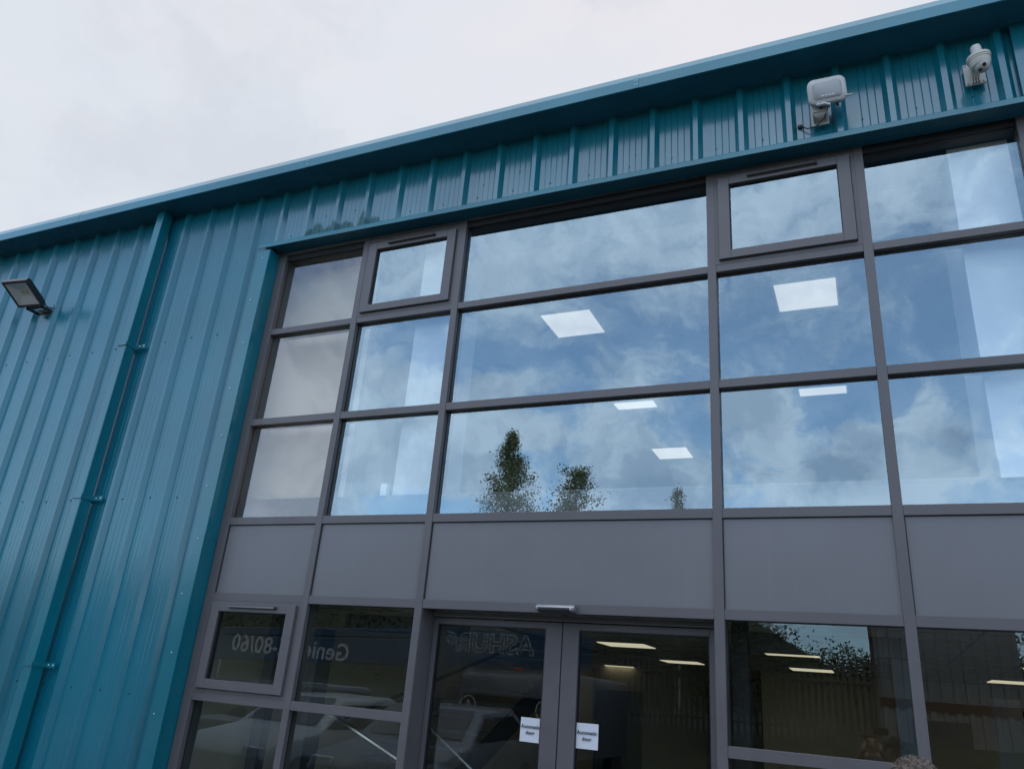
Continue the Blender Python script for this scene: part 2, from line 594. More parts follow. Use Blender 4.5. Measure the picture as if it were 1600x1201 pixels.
# ------------------------------------------------------------------ ground
def ground():
    m = MB()
    xs = [-600, -200, -80, -50, -40, -30, -20, -10, 0, 10, 20, 30, 45, 80, 200, 600]
    ys = [600, 200, 60, 21, 0, -13, -14.2, -15.6, -17, -22, -30, -45, -80, -200, -600]

    def h(x, y):
        if y > -13:
            return GZ
        if y > -17.1:
            return GZ + (-13 - y) / 4.0 * 1.2
        if y > -46:
            return GZ + 1.2 + (-17 - y) * 0.03
        return GZ + 2.1
    for i in range(len(xs) - 1):
        for j in range(len(ys) - 1):
            m.cur = 0 if ys[j + 1] >= -13.01 else 1
            a, b, c, d = xs[i], xs[i + 1], ys[j], ys[j + 1]
            m.quad((a, c, h(a, c)), (b, c, h(b, c)), (b, d, h(b, d)), (a, d, h(a, d)))
    struct(m.build('ground', [M_asph, M_grass]))
    p = MB()
    p.box(-9.5, 9, -1.9, -0.15, GZ + 0.004, GZ + 0.12)
    struct(p.build('pavement', M_pave))


ground()

# ------------------------------------------------------------------ building
B = empty('industrial_building', 'teal metal clad industrial unit with a tall grey framed glazed entrance front', 'building', (0, 0, GZ))
BI = Matrix.Translation((0, 0, -GZ))


class PartFix:
    pass


def finish_parent(o):
    # geometry is written in world coordinates; the building empty sits at ground level
    o.matrix_parent_inverse = BI


_old_build = MB.build


def _build(self, name, m, parent=None, bevel=0.0, smooth=False, seg=2, loc=None):
    o = _old_build(self, name, m, parent, bevel, smooth, seg, loc)
    if parent is B:
        finish_parent(o)
    return o


MB.build = _build

TILT = -0.008
SZ = 6.112           # soffit level at x = 0
FX0, FX1 = -5.092, 2.33          # glazed opening
MX = [-5.044, -4.040, -3.005, -0.848, 0.203, 1.205, 2.28]      # mullion centres
TZ = [5.432, 4.600, 3.684, 2.778, 2.145, 1.375]          # transom centres

# shell walls, roof slab
bx('wall', M_shed, B, -16, FX0 - 0.02, 0.0, 0.2, GZ, 6.2)
bx('wall', M_shed, B, FX1 + 0.02, 14, 0.0, 0.2, GZ, 6.0)
bx('wall', M_shed, B, FX0 - 0.02, FX1 + 0.02, 0.02, 0.2, 5.47, 6.0)
bx('wall', M_shed, B, -16, -15.8, 0.2, 20, GZ, 6.2)
bx('wall', M_shed, B, 13.8, 14, 0.2, 20, GZ, 6.0)
bx('wall', M_shed, B, -16, 14, 20, 20.2, GZ, 6.2)
rf = MB()
rf.extr([(-0.1, 6.24), (10, 7.1), (20.2, 6.24), (20.2, 6.16), (10, 7.0), (-0.1, 6.16)], -16.2, 14.2, TILT)
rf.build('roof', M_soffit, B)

# ribbed sheets
ribs = [0.105 + 0.3435 * k for k in range(-1, 42)] + [0.105 - 0.3442 * k for k in range(2, 16)]
ribs = [r for r in ribs if r > -5.2] + [-5.385, -5.72]
r_ = -6.06
while r_ > -15.9:
    ribs.append(r_)
    r_ -= 0.357
ribs.sort()
YP = -0.10        # pan plane
YC = -0.141       # rib crest plane


def profile(x0, x1, grooves):
    """open polyline (x,y) of the sheet between x0 and x1"""
    pts = [(x0, YP)]
    inside = [r for r in ribs if x0 + 0.02 < r < x1 - 0.02]
    marks = []
    for r in inside:
        marks.append(('r', r))
    allr = [r for r in ribs]
    for a, b in zip(allr[:-1], allr[1:]):
        for k in range(1, 5):
            g = a + 0.045 + (b - a - 0.09) * k / 5.0
            if x0 + 0.01 < g < x1 - 0.01:
                marks.append(('g', g))
    marks.sort(key=lambda q: q[1])
    for t, c in marks:
        if t == 'r':
            for dx, y in ((-0.050, YP), (-0.019, YC), (0.019, YC), (0.050, YP)):
                if x0 < c + dx < x1:
                    pts.append((c + dx, y))
        else:
            for dx, y in ((-0.004, YP), (0.0, YP + grooves), (0.004, YP)):
                pts.append((c + dx, y))
    pts.append((x1, YP))
    return pts


def sheet(x0, x1, zb, zt, m, grooves, sb=0.0, st=TILT, dy=0.0):
    pts = profile(x0, x1, grooves)
    mb = MB()
    n = len(pts)
    for (x, y) in pts:
        mb.v.append((x, y + dy, zb + sb * x))
    for (x, y) in pts:
        mb.v.append((x, y + dy, zt + st * x))
    for i in range(n - 1):
        mb.f.append((i, i + 1, n + i + 1, n + i))
        mb.mi.append(0)
    o = mb.build('cladding_sheet', m, B)
    return o


def sheets(x0, x1, zb, zt, m, grooves, sb=0.0):
    cuts = [x0]
    rr = [r for r in ribs if x0 + 0.25 < r < x1 - 0.25]
    for i in range(2, len(rr), 3):
        cuts.append(rr[i] + 0.09)
    cuts.append(x1)
    for i, (a, b) in enumerate(zip(cuts[:-1], cuts[1:])):
        sheet(a, b + (0.012 if b != x1 else 0), zb, zt, m, grooves, sb, TILT, -0.0012 * (i % 2))


sheets(-16.0, -5.10, GZ + 0.1, SZ + 0.003, M_clad, 0.0009)
sheets(-5.10, FX1 + 0.06, 5.44, SZ + 0.003, M_clad_up, 0.0030, TILT)
sheets(FX1 + 0.06, 14.0, GZ + 0.1, SZ + 0.003, M_clad, 0.0009)
bx('plinth', M_beam, B, -16, FX0, -0.12, 0.0, GZ, GZ + 0.1)
bx('plinth', M_beam, B, FX1, 14, -0.12, 0.0, GZ, GZ + 0.1)

# soffit and boxed gutter
so = MB().extr([(-0.385, SZ), (-0.0, SZ), (-0.0, SZ + 0.004), (-0.385, SZ + 0.004)], -16.2, 14.2, TILT)
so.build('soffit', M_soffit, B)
gut = [(-0.400, 0.0), (-0.404, 0.088), (-0.366, 0.168), (-0.330, 0.170), (-0.330, 0.164), (-0.362, 0.162), (-0.396, 0.086), (-0.385, 0.0)]
lens = [-16.2, -11.2, -7.9, -4.62, -1.36, 1.95, 5.3, 9.5, 14.2]
for i, (a, b) in enumerate(zip(lens[:-1], lens[1:])):
    MB().extr([(y - 0.0016 * (i % 2), z + SZ - 0.012) for y, z in gut], a, b + 0.04, TILT).build('gutter', M_gutter, B)
MB().extr([(-0.325, SZ + 0.03), (-0.11, SZ + 0.03), (-0.11, SZ + 0.045), (-0.325, SZ + 0.10)], -16.2, 14.2, TILT).build('roof_edge', M_gutter, B)
rv = MB()
for x in lens[1:-1]:
    for dx in (0.01, 0.028):
        for z in (0.03, 0.072, 0.12):
            y = -0.404 if z < 0.1 else -0.392
            rv.lathe([(0.004, 0), (0.004, 0.002), (0.002, 0.003)], 6, Matrix.Translation((x + dx, y - 0.001, SZ - 0.012 + z + TILT * x)) @ Matrix.Rotation(rad(90), 4, 'X'))
o = rv.build('rivet', M_screw_b, B)
o['kind'] = 'stuff'

# drip flashing above the glazing, and the recess head
for i, (a, b) in enumerate(((-5.235, -2.2), (-2.2, 0.85), (0.85, FX1 + 0.12))):
    yo = -0.0014 * (i % 2)
    MB().extr([(-0.162 + yo, 5.478), (-0.156 + yo, 5.486), (-0.098, 5.502), (-0.098, 5.497), (-0.150 + yo, 5.480), (-0.158 + yo, 5.434), (-0.164 + yo, 5.434)],
              a, b, TILT).build('drip_flashing', M_trim, B)
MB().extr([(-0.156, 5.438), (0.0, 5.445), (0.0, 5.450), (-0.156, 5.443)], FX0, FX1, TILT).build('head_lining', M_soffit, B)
# jamb trims in three lapped lengths and the reveals
for (xa, xb, xr) in ((-5.245, -5.098, FX0), (FX1 + 0.006, FX1 + 0.15, FX1)):
    for i, (za, zb) in enumerate(((GZ + 0.05, 2.64), (2.60, 4.70), (4.66, 5.455))):
        e = 0.002 * (2 - i)
        MB().box(xa, xb, -0.146 - e, -0.138 - e, za, zb).build('jamb_trim', M_trim, B)
        s = 0.004 if xr < 0 else -0.004
        MB().box(min(xr - s - e, xr - e), max(xr - s - e, xr - e), -0.142 - e, 0.004, za, zb).build('reveal', M_trim, B)
rv = MB()
z = 0.3
k = 0
while z < 5.4:
    rv.lathe([(0.006, 0), (0.006, 0.002), (0.003, 0.004)], 8, Matrix.Translation((-5.20 + 0.035 * ((k * 37) % 2), -0.152, z)) @ Matrix.Rotation(rad(90), 4, 'X'))
    z += 0.46
    k += 1
o = rv.build('rivet', M_screw_b, B)
o['kind'] = 'stuff'
# flat closure strip at the right end of the band
MB().box(1.212, 1.56, -0.149, -0.139, 5.50, SZ - 0.004, TILT).build('cover_strip', M_clad_up, B)

# fixing screws: rows of them in the pans
sc = MB()
MR = Matrix.Rotation(rad(90), 4, 'X')


def screw(x, z, r=0.009, y=YP):
    M = Matrix.Translation((x, y, z)) @ MR
    sc.lathe([(r * 1.25, 0), (r * 1.25, 0.0015), (r * 0.75, 0.0018), (r * 0.75, 0.006), (r * 0.4, 0.007)], 6, M)


for a in ribs:
    if a < -5.6:
        for zz in (4.603, 2.982, 1.345, 0.1):
            screw(a + 0.137, zz + 0.004 * math.sin(a * 7))
        for zz in (5.6, 3.75, 2.15):
            if random.random() < 0.7:
                screw(a - 0.055, zz + random.uniform(-0.3, 0.3), 0.005)
    elif -5.2 < a < 2.4:
        screw(a + 0.15, 5.60, 0.006)
        if random.random() < 0.5:
            screw(a + 0.2, 5.72 + random.uniform(-.05, .1), 0.005)
o = sc.build('fixing_screw', M_screw, B)
o['kind'] = 'stuff'

# ------------------------------------------------------------------ downpipes
def downpipe(xl, xr, label):
    D = empty('downpipe', label, 'downpipe', (0.5 * (xl + xr), -0.19, GZ))
    Mi = Matrix.Translation((-0.5 * (xl + xr), 0.19, -GZ))
    zt = SZ + 0.004 + TILT * xl
    parts = []
    for i, (za, zb) in enumerate(((GZ + 0.03, 2.94), (2.90, zt))):
        e = 0.003 * (1 - i)
        parts.append(MB().box(xl - e, xr + e, -0.258 - e, -0.143 + e, za, zb).build('pipe_length', M_trim, D, bevel=0.006))
    for zz in (4.56, 2.98, 1.50, 0.25):
        b = MB()
        b.box(xl - 0.006, xr + 0.006, -0.268, -0.262, zz - 0.02, zz + 0.02)
        b.box(xr + 0.004, xr + 0.009, -0.268, -0.150, zz - 0.02, zz + 0.02)
        b.box(xr + 0.004, xr + 0.15, -0.156, -0.150, zz - 0.022, zz + 0.022)
        b.box(xl - 0.009, xl - 0.004, -0.268, -0.136, zz - 0.02, zz + 0.02)
        parts.append(b.build('pipe_bracket', M_trim, D))
        for sx in (xr + 0.07, xr + 0.13):
            s = MB().lathe([(0.008, 0), (0.008, 0.003), (0.004, 0.006)], 8, Matrix.Translation((sx, -0.156, zz)) @ MR)
            parts.append(s.build('bolt', M_screw_b, D))
    for p in parts:
        p.matrix_parent_inverse = Mi
    return D


downpipe(-6.738, -6.636, 'square teal downpipe running down the ribbed wall left of the glazing')

# ------------------------------------------------------------------ curtain wall
for i, x in enumerate(MX):
    hw = 0.030 if 0 < i < len(MX) - 1 else 0.046
    xo = 0.0 if 0 < i < len(MX) - 1 else (0.0 if i == 0 else 0.002)
    o = bx('mullion', M_frame, B, x - hw + xo, x + hw + xo, -0.006, 0.038, GZ, 5.452, bevel=0.002)
    bx('mullion_box', M_plast_d if 0 else M_frame2, B, x - 0.028, x + 0.028, 0.052, 0.15, GZ, 5.45)
    g = MB()
    g.box(x - 0.024, x + 0.024, 0.036, 0.054, GZ, 5.45)
    g.build('gasket', M_gasket, B)
TILT_G = 0.0
cols = list(zip(MX[:-1], MX[1:]))


def hwid(i):
    return 0.030 if 0 < i < len(MX) - 1 else 0.046


for ci, (a, b) in enumerate(cols):
    xa, xb = a + hwid(ci), b - hwid(ci + 1)
    zs = list(TZ)
    rows = [(0, 'top'), (1, 't'), (2, 't'), (3, 't'), (4, 't')]
    door = (ci == 2)
    tz = [(5.424, 0.030), (TZ[1], 0.029), (TZ[2], 0.031), (TZ[3], 0.032), (TZ[4], 0.032)]
    if not door:
        tz.append((TZ[5], 0.032) if ci != 4 else (0.62, 0.032))
        tz.append((GZ + 0.08, 0.05))
    for (zc, hh) in tz:
        if zc == 5.424:
            bx('transom', M_frame if ci in (1, 3) else M_gasket, B, xa, xb, -0.002 if ci in (1, 3) else 0.012, 0.040, 5.392, 5.450)  # top rail blackened in the colour for the recess shade, except over hoppers
        else:
            bx('transom', M_frame, B, xa, xb, -0.002, 0.040, zc - hh, zc + hh, bevel=0.002)
        bx('transom_box', M_frame2, B, xa + 0.002, xb - 0.002, 0.054, 0.148, zc - 0.026, zc + 0.026)
        bx('gasket', M_gasket, B, xa, xb, 0.038, 0.056, zc - hh + 0.006, zc + hh - 0.006)


def pane(ci, z0, z1, m, y=0.046, inset=0.0, par=None, x0=None, x1=None, name='window_pane'):
    a, b = cols[ci]
    xa = (a + hwid(ci) - 0.004 if x0 is None else x0) + inset
    xb = (b - hwid(ci + 1) + 0.004 if x1 is None else x1) - inset
    p = MB()
    # a very slight lean of each sealed unit
    rx = random.uniform(-0.0009, 0.0009)
    rz = random.uniform(-0.0009, 0.0009)
    cx, cz = 0.5 * (xa + xb), 0.5 * (z0 + z1)

    def yy(x, z):
        return y + rx * (z - cz) + rz * (x - cx)
    p.quad((xa, yy(xa, z0), z0), (xb, yy(xb, z0), z0), (xb, yy(xb, z1), z1), (xa, yy(xa, z1), z1))
    o = p.build(name, m, par or B)
    if par is not None:
        o.matrix_parent_inverse = BI if par.parent is None else Matrix.Identity(4)
    return o


def hopper(ci, z0, z1, gm, vent=True):
    """top hung opening window: sash proud of the fixed frame, with a trickle vent canopy"""
    a, b = cols[ci]
    xa, xb = a + hwid(ci), b - hwid(ci + 1)
    fr = MB()
    y0, y1 = -0.004, 0.05
    t = 0.026
    fr.box(xa, xa + t, y0, y1, z0, z1)
    fr.box(xb - t, xb, y0, y1, z0, z1)
    fr.box(xa + t, xb - t, y0, y1, z0, z0 + t)
    fr.box(xa + t, xb - t, y0, y1, z1 - t, z1)
    w_ = fr.build('opening_window', M_frame2, B)
    s = MB()
    ox0, ox1, oz0, oz1 = xa + 0.030, xb - 0.030, z0 + 0.030, z1 - 0.018
    sw = 0.084
    y0, y1 = -0.030, 0.04
    s.extr([(ox0, y0), (ox0 + sw, y0), (ox0 + sw, y1), (ox0, y1)], oz0, oz1, axis='z')
    s.extr([(ox1 - sw, y0), (ox1, y0), (ox1, y1), (ox1 - sw, y1)], oz0, oz1, axis='z')
    s.box(ox0 + sw, ox1 - sw, y0, y1, oz0, oz0 + sw * 0.82)
    s.box(ox0 + sw, ox1 - sw, y0, y1, oz1 - sw * 0.82, oz1)
    so_ = s.build('sash', M_frame2, w_, bevel=0.0025)
    g = MB()
    gx0, gx1, gz0, gz1 = ox0 + sw, ox1 - sw, oz0 + sw * .82, oz1 - sw * .82
    e = 0.006
    g.box(gx0, gx0 + e, -0.012, 0.03, gz0, gz1)
    g.box(gx1 - e, gx1, -0.012, 0.03, gz0, gz1)
    g.box(gx0 + e, gx1 - e, -0.012, 0.03, gz1 - e, gz1)
    g.box(gx0 + e, gx1 - e, -0.012, 0.03, gz0, gz0 + e)
    gg = g.build('seal', M_gasket, w_)
    sh = MB()
    sh.box(ox0 - 0.004, ox1 + 0.004, -0.006, 0.0, oz0 - 0.004, oz1 + 0.002)
    p = MB()
    p.quad((gx0, 0.002, gz0), (gx1, 0.002, gz0), (gx1, 0.0025, gz1), (gx0, 0.0025, gz1))
    pp = p.build('window_pane', gm, w_)
    parts = [so_, gg, pp]
    c = 0.5 * (ox0 + ox1)
    v = MB()
    zt = oz1 - 0.012
    v.extr([(-0.030, zt - 0.008), (-0.052, zt - 0.014), (-0.058, zt - 0.024), (-0.050, zt - 0.026), (-0.030, zt - 0.024)], c - 0.245, c + 0.235)
    parts.append(v.build('vent_canopy', M_frame2, w_, bevel=0.0015))
    e1 = MB().box(c + 0.236, c + 0.25, -0.05, -0.030, zt - 0.03, zt - 0.008).build('end_cap', M_gasket, w_, bevel=0.003)
    parts.append(e1)
    return w_


for ci in range(len(cols)):
    gm = M_glass_up1 if ci == 0 else M_glass_up
    if ci in (1, 3):
        hopper(ci, TZ[1] + 0.029, 5.395, gm)
    else:
        pane(ci, TZ[1] + 0.02, 5.405, gm)
    pane(ci, TZ[2] + 0.02, TZ[1] - 0.02, gm)
    pane(ci, TZ[3] + 0.02, TZ[2] - 0.02, gm)
    a, b = cols[ci]
    bx('spandrel_panel', M_panel, B, a + hwid(ci) - 0.002, b - hwid(ci + 1) + 0.002, 0.014, 0.05, TZ[4] + 0.028, TZ[3] - 0.028)
    bx('gasket', M_gasket, B, a + hwid(ci) - 0.001, b - hwid(ci + 1) + 0.001, 0.009, 0.0135, TZ[3] - 0.037, TZ[3] - 0.028)
    bx('gasket', M_gasket, B, a + hwid(ci) - 0.001, a + hwid(ci) + 0.006, 0.007, 0.0135, TZ[4] + 0.034, TZ[3] - 0.038)
    if ci == 2:
        continue
    if ci == 0:
        hopper(ci, TZ[5] + 0.032, TZ[4] - 0.032, M_glass_g)
        pane(ci, GZ + 0.1, TZ[5] - 0.02, M_glass_g)
    elif ci == 4:
        pane(ci, 0.64, TZ[4] - 0.02, M_glass_g)
        pane(ci, GZ + 0.1, 0.60, M_glass_g)
    else:
        pane(ci, TZ[5] + 0.02, TZ[4] - 0.02, M_glass_g)
        pane(ci, GZ + 0.1, TZ[5] - 0.02, M_glass_g)

# entrance doors (recessed pair)
dxa, dxb = MX[2] + 0.03, MX[3] - 0.03
bx('door_jamb', M_frame2, B, dxa, dxa + 0.004, 0.0, 0.30, GZ, 2.112)
bx('door_jamb', M_frame2, B, dxb - 0.004, dxb, 0.0, 0.30, GZ, 2.112)
bx('door_head', M_frame2, B, dxa + 0.005, dxb - 0.005, 0.150, 0.30, 2.075, 2.112)
gx = [(-2.930, -2.068), (-1.825, -0.947)]
ox = [(dxa + 0.006, -1.949), (-1.941, dxb - 0.006)]
for k in (0, 1):
    d = MB()
    (g0, g1), (o0, o1) = gx[k], ox[k]
    d.box(o0, g0, 0.185, 0.235, GZ + 0.02, 2.071)
    d.box(g1, o1, 0.185, 0.235, GZ + 0.02, 2.071)
    d.box(g0, g1, 0.185, 0.235, 2.026, 2.071)
    d.box(g0, g1, 0.185, 0.235, GZ + 0.02, GZ + 0.16)
    leaf = d.build('entrance_door', M_frame2, B, bevel=0.003)
    g = MB()
    e = 0.006
    g.box(g0, g0 + e, 0.188, 0.23, GZ + 0.16, 2.026)
    g.box(g1 - e, g1, 0.188, 0.23, GZ + 0.16, 2.026)
    g.box(g0 + e, g1 - e, 0.188, 0.23, 2.020, 2.026)
    g.build('seal', M_gasket, leaf)
    p = MB()
    p.quad((g0, 0.208, GZ + 0.16), (g1, 0.208, GZ + 0.16), (g1, 0.2075, 2.024), (g0, 0.2085, 2.024))
    p.build('door_glass', M_glass_g, leaf)
bx('door_brush', M_gasket, B, -1.9488, -1.9412, 0.195, 0.23, GZ + 0.02, 2.05)

# ------------------------------------------------------------------ interior
Y1 = 12.0
IX0, IX1 = -5.25, 6.5
bx('inner_wall', M_beige, B, IX0 - 0.1, IX0, 0.2, Y1, GZ + 0.0, 5.9)
bx('inner_wall', M_beige, B, IX1, IX1 + 0.1, 0.2, Y1, GZ, 5.9)
bx('inner_wall', M_white, B, IX0, IX1, 9.3, 9.4, 2.75, 5.9)
bx('inner_wall', M_beige, B, IX0, -3.95, Y1, Y1 + 0.1, GZ, 2.6)
bx('inner_wall', M_beige, B, -4.9, -0.95, 9.9, 10.0, GZ, 2.6)
bx('inner_wall', M_beige, B, -0.95, IX1, 9.2, 9.3, GZ, 2.6)
bx('inner_floor', M_floor, B, IX0, IX1, 0.18, Y1, GZ - 0.05, GZ + 0.01)
bx('floor_slab', M_white, B, IX0, IX1, 0.16, 0.30, 2.36, 2.748)
bx('floor_slab', M_floor, B, -3.75, IX1, 0.30, Y1, 2.50, 2.748)
bx('floor_slab', M_floor, B, IX0, -3.75, 7.0, Y1, 2.50, 2.748)
bx('inner_wall', M_dark, B, -3.76, -3.70, 0.31, 7.0, 2.24, 2.50)
# upstand behind the glass at first floor level
bx('upstand', M_board, B, IX0 + 0.01, IX1, 0.1515, 0.1635, 2.75, 2.985)
bx('window_board', M_board, B, IX0 + 0.01, IX1, 0.150, 0.30, 2.986, 3.006)
# pale lining close behind the first column of panes
bx('partition', M_cream, B, IX0 + 0.02, -4.07, 0.30, 0.36, 3.008, 5.40)
bx('partition', M_cream, B, -4.10, -4.06, 0.37, 2.2, 2.75, 5.40)
# cased steel columns at first floor
for (xa, xb, ya, yb) in ((0.775, 1.14, 0.165, 0.95), (-3.48, -3.10, 0.165, 0.60)):
    bx('column_casing', M_white if xa > 0 else M_board2, B, xa, xb, ya, yb, 3.01, 5.398)
bx('radiator', M_white, B, 0.775, 1.9, 0.12, 0.148, 2.99, 3.11)
bx('socket_box', M_white, B, -3.60, -3.54, 0.16, 0.20, 3.01, 3.11)
# dark roller bulkhead and steel posts on the ground floor
for (xa, xb) in ((-4.05, -2.95), (-0.87, 0.23)):
    bx('steel_beam', M_beam, B, xa + 0.02, xb + 0.0, 0.55, 0.75, 1.98, 2.10)
for x in (-4.32, 0.16):
    bx('steel_post', M_beam, B, x - 0.06, x + 0.06, 0.55, 0.75, GZ + 0.01, 1.975)
for x in (-4.55, -0.78):
    bx('steel_post', M_dark, B, x - 0.05, x + 0.05, 0.30, 0.40, GZ + 0.01, 2.2)
# doorways on the ground floor
bx('inner_door', M_bluedoor, B, -4.85, -3.95, 9.84, 9.895, GZ + 0.01, 1.78)
bx('inner_door', M_dark, B, -2.5, -1.65, 8.30, 8.36, GZ + 0.01, 2.05)
bx('inner_wall', M_beige, B, -1.64, IX1, 8.30, 8.40, GZ, 2.215)
bx('inner_door', M_dark, B, 1.75, 2.35, 8.22, 8.28, GZ + 0.01, 1.9)
bx('partition', M_white, B, 0.98, 1.22, 4.0, 4.1, GZ + 0.01, 1.9)

# suspended ceilings: tiles are separate pieces lying in a grid
def ceiling(x0, x1, y0, y1, zc, m, skip, lights, hole=None, gm=None):
    nx, ny = int(round((x1 - x0) / 0.6)), int(round((y1 - y0) / 0.6))
    base = MB().box(0.006, 0.594, 0.006, 0.594, 0.0, 0.012)
    proto = None
    grid = MB()
    for i in range(nx + 1):
        x = x0 + i * 0.6
        grid.box(x - 0.012, x + 0.012, y0, y1, zc - 0.004, zc - 0.0005)
    for j in range(ny + 1):
        y = y0 + j * 0.6
        grid.box(x0, x1, y - 0.012, y + 0.012, zc - 0.0085, zc - 0.0045)
    g = grid.build('ceiling_grid', gm or m_grid, B)
    cnt = 0
    for i in range(nx):
        for j in range(ny):
            if (i, j) in skip or (hole and hole(x0 + i * .6 + .3, y0 + j * .6 + .3)):
                continue
            if proto is None:
                proto = base.build('ceiling_tile', m, B)
                o = proto
            else:
                o = proto.copy()
                COL.objects.link(o)
            o.location = (x0 + i * 0.6, y0 + j * 0.6, zc)
            cnt += 1


m_grid = mat("ceiling_grid_paint", (0.30, 0.30, 0.29), 0.5)


def ceiling_light(x, y, zc, m, label, group):
    t = empty('ceiling_light', label, 'ceiling light', (x, y, zc - 0.02), group=group)
    MB().box(-0.298, 0.298, -0.298, 0.298, 0.004, 0.03).build('light_frame', M_white, t)
    MB().box(-0.272, 0.272, -0.272, 0.272, -0.004, 0.003).build('diffuser', m, t)
    return t


# first floor grid origin so that fittings fall on tiles
ux, uy = -5.40 + 0.12, 0.18
up_l = {(4, 2): 'square ceiling light upstairs close behind the middle row of the widest bay',
        (8, 2): 'square ceiling light upstairs in the bay right of the widest bay, middle row',
        (4, 6): 'thin looking ceiling light upstairs, second back from the glass in the widest bay',
        (8, 6): 'thin looking ceiling light upstairs, atop the lower pane right of the widest bay',
        (4, 10): 'small ceiling light upstairs furthest back, above the cloud reflection in the widest bay'}
ceiling(-5.25 - 0.15, 6.3, 0.54, 9.54, 5.402, M_tile, {(k[0], k[1]) for k in up_l}, None, gm=M_tile)
for (i, j), lb in up_l.items():
    ceiling_light(-5.40 + i * 0.6 + 0.3, 0.54 + j * 0.6 + 0.3, 5.402, M_lamp, lb, 'ceiling lights on the upper floor')
dn = {(4, 5): 'ceiling light nearest the glass, seen at the top of the right entrance door',
      (4, 10): 'second ceiling light back, seen through the right entrance door',
      (1, 15): 'ceiling light seen low beside the left edge of the right entrance door glass',
      (4, 16): 'furthest ceiling light, cut by the right edge of the entrance door glass',
      (7, 5): 'upper ceiling light seen through the large ground floor pane right of the doors',
      (7, 10): 'lower ceiling light seen through the large ground floor pane right of the doors'}
fill_lights = [(11, 5), (11, 10), (14, 5), (14, 10)]  # unseen lights added out of view to brighten the ground floor
ceiling(-5.30, 6.1, 0.76, 11.56, 2.222, M_tile, set(dn) | set(fill_lights), None, hole=lambda x, y: x < -3.75 and y < 7.0)
for (i, j), lb in dn.items():
    ceiling_light(-5.30 + i * 0.6 + 0.3, 0.76 + j * 0.6 + 0.3, 2.222, M_lamp_g, lb, 'ceiling lights on the ground floor')

for (i, j), lb in zip(fill_lights, ('nearer ceiling light added to brighten the hall beyond the right edge, second row from the right wall',
                             'further ceiling light added to brighten the hall beyond the right frame edge, second column from the right',
                             'nearer ceiling light added for brightness beside the right wall of the entrance hall, outside the frame',
                             'further ceiling light added for brightness beside the right wall of the entrance hall, outside the frame')):
    ceiling_light(-5.30 + i * 0.6 + 0.3, 0.76 + j * 0.6 + 0.3, 2.222, M_lamp_g, lb, 'ceiling lights on the ground floor')
# staircase rising away from the glass
xs0, xs1 = -5.2, -4.14
for k in range(14):
    y = 0.95 + 0.37 * k
    zt = GZ + 0.155 * (k + 1)
    o = bx('stair_tread', M_shed, B, xs0, xs1, y, y + 0.40, zt - 0.03, zt)
st = MB()
p0, p1 = (0.85, GZ - 0.05), (0.95 + 0.37 * 14, GZ + 0.155 * 14 + 0.1)
st.extr([(p0[0], p0[1]), (p1[0], p1[1]), (p1[0], p1[1] - 0.30), (p0[0] + 0.5, p0[1] - 0.02)], xs1, xs1 + 0.05)
st.build('stair_stringer', M_dark, B)
for (pts) in ([(-4.70, 1.0, 1.332), (-4.578, 1.0, 1.342), (-4.235, 1.0, 1.245), (-3.627, 1.0, 1.009), (-3.3, 1.0, 0.86)],
              [(-3.92, 2.0, 1.218), (-3.455, 2.0, 0.921), (-3.1, 2.0, 0.70)]):
    t = MB().tube(pts, 0.020, 8)
    t.tube([(pts[-1][0], pts[-1][1], pts[-1][2]), (pts[-1][0], pts[-1][1], GZ + 0.01)], 0.018, 8)
    t.build('handrail', M_steel, B)
MB().tube([(-4.62, 1.6, 1.25), (-4.12, 4.6, 2.2)], 0.02, 8).build('handrail', M_beam, B)

# ------------------------------------------------------------------ things on the facade
def local(parts, root):
    pass


# floodlight
FL = empty('floodlight', 'black LED floodlight on the ribbed wall left of the downpipe', 'floodlight', (-8.33, -0.30, 5.245))
fb = MB()
c4 = [(-0.27, -0.20), (0.27, -0.20), (0.27, 0.20), (-0.27, 0.20)]
# housing opens towards local -z; tilted later
Mf = Matrix.Translation((-0.01, -0.13, 0.055)) @ Matrix.Rotation(rad(8), 4, 'Z') @ Matrix.Rotation(rad(-29), 4, 'X')
hs = MB()
hs.box(-0.235, 0.235, -0.185, -0.150, -0.03, 0.03).box(-0.235, 0.235, 0.150, 0.185, -0.03, 0.03)
hs.box(-0.235, -0.198, -0.150, 0.150, -0.03, 0.03).box(0.198, 0.235, -0.150, 0.150, -0.03, 0.03)
hs.box(-0.215, 0.215, -0.165, 0.165, 0.030, 0.055)
for k in range(9):
    hs.box(-0.17 + k * 0.0425 - 0.004, -0.17 + k * 0.0425 + 0.004, -0.14, 0.14, 0.055, 0.085)
Mf = Mf @ Matrix.Diagonal((0.76, 0.92, 0.9, 1.0))
hs.xform(Mf)
hs.build('housing', M_black, FL, bevel=0.004)
rf_ = MB()
o4 = [(-0.198, -0.150), (0.198, -0.150), (0.198, 0.150), (-0.198, 0.150)]
i4 = [(-0.075, -0.045), (0.075, -0.045), (0.075, 0.045), (-0.075, 0.045)]
for k in range(4):
    k2 = (k + 1) % 4
    rf_.quad((*o4[k], -0.022), (*o4[k2], -0.022), (*i4[k2], 0.024), (*i4[k], 0.024))
rf_.quad(*[(*p, 0.024) for p in i4])
rf_.xform(Mf)
rf_.build('reflector', M_reflector, FL)
ld = MB().box(-0.05, -0.015, -0.02, 0.02, 0.014, 0.022).box(0.02, 0.055, -0.02, 0.02, 0.014, 0.022).xform(Mf)
ld.build('led', M_led, FL)
gl = MB()
gl.quad((-0.198, -0.150, -0.026), (0.198, -0.150, -0.026), (0.198, 0.150, -0.026), (-0.198, 0.150, -0.026))
gl.xform(Mf)
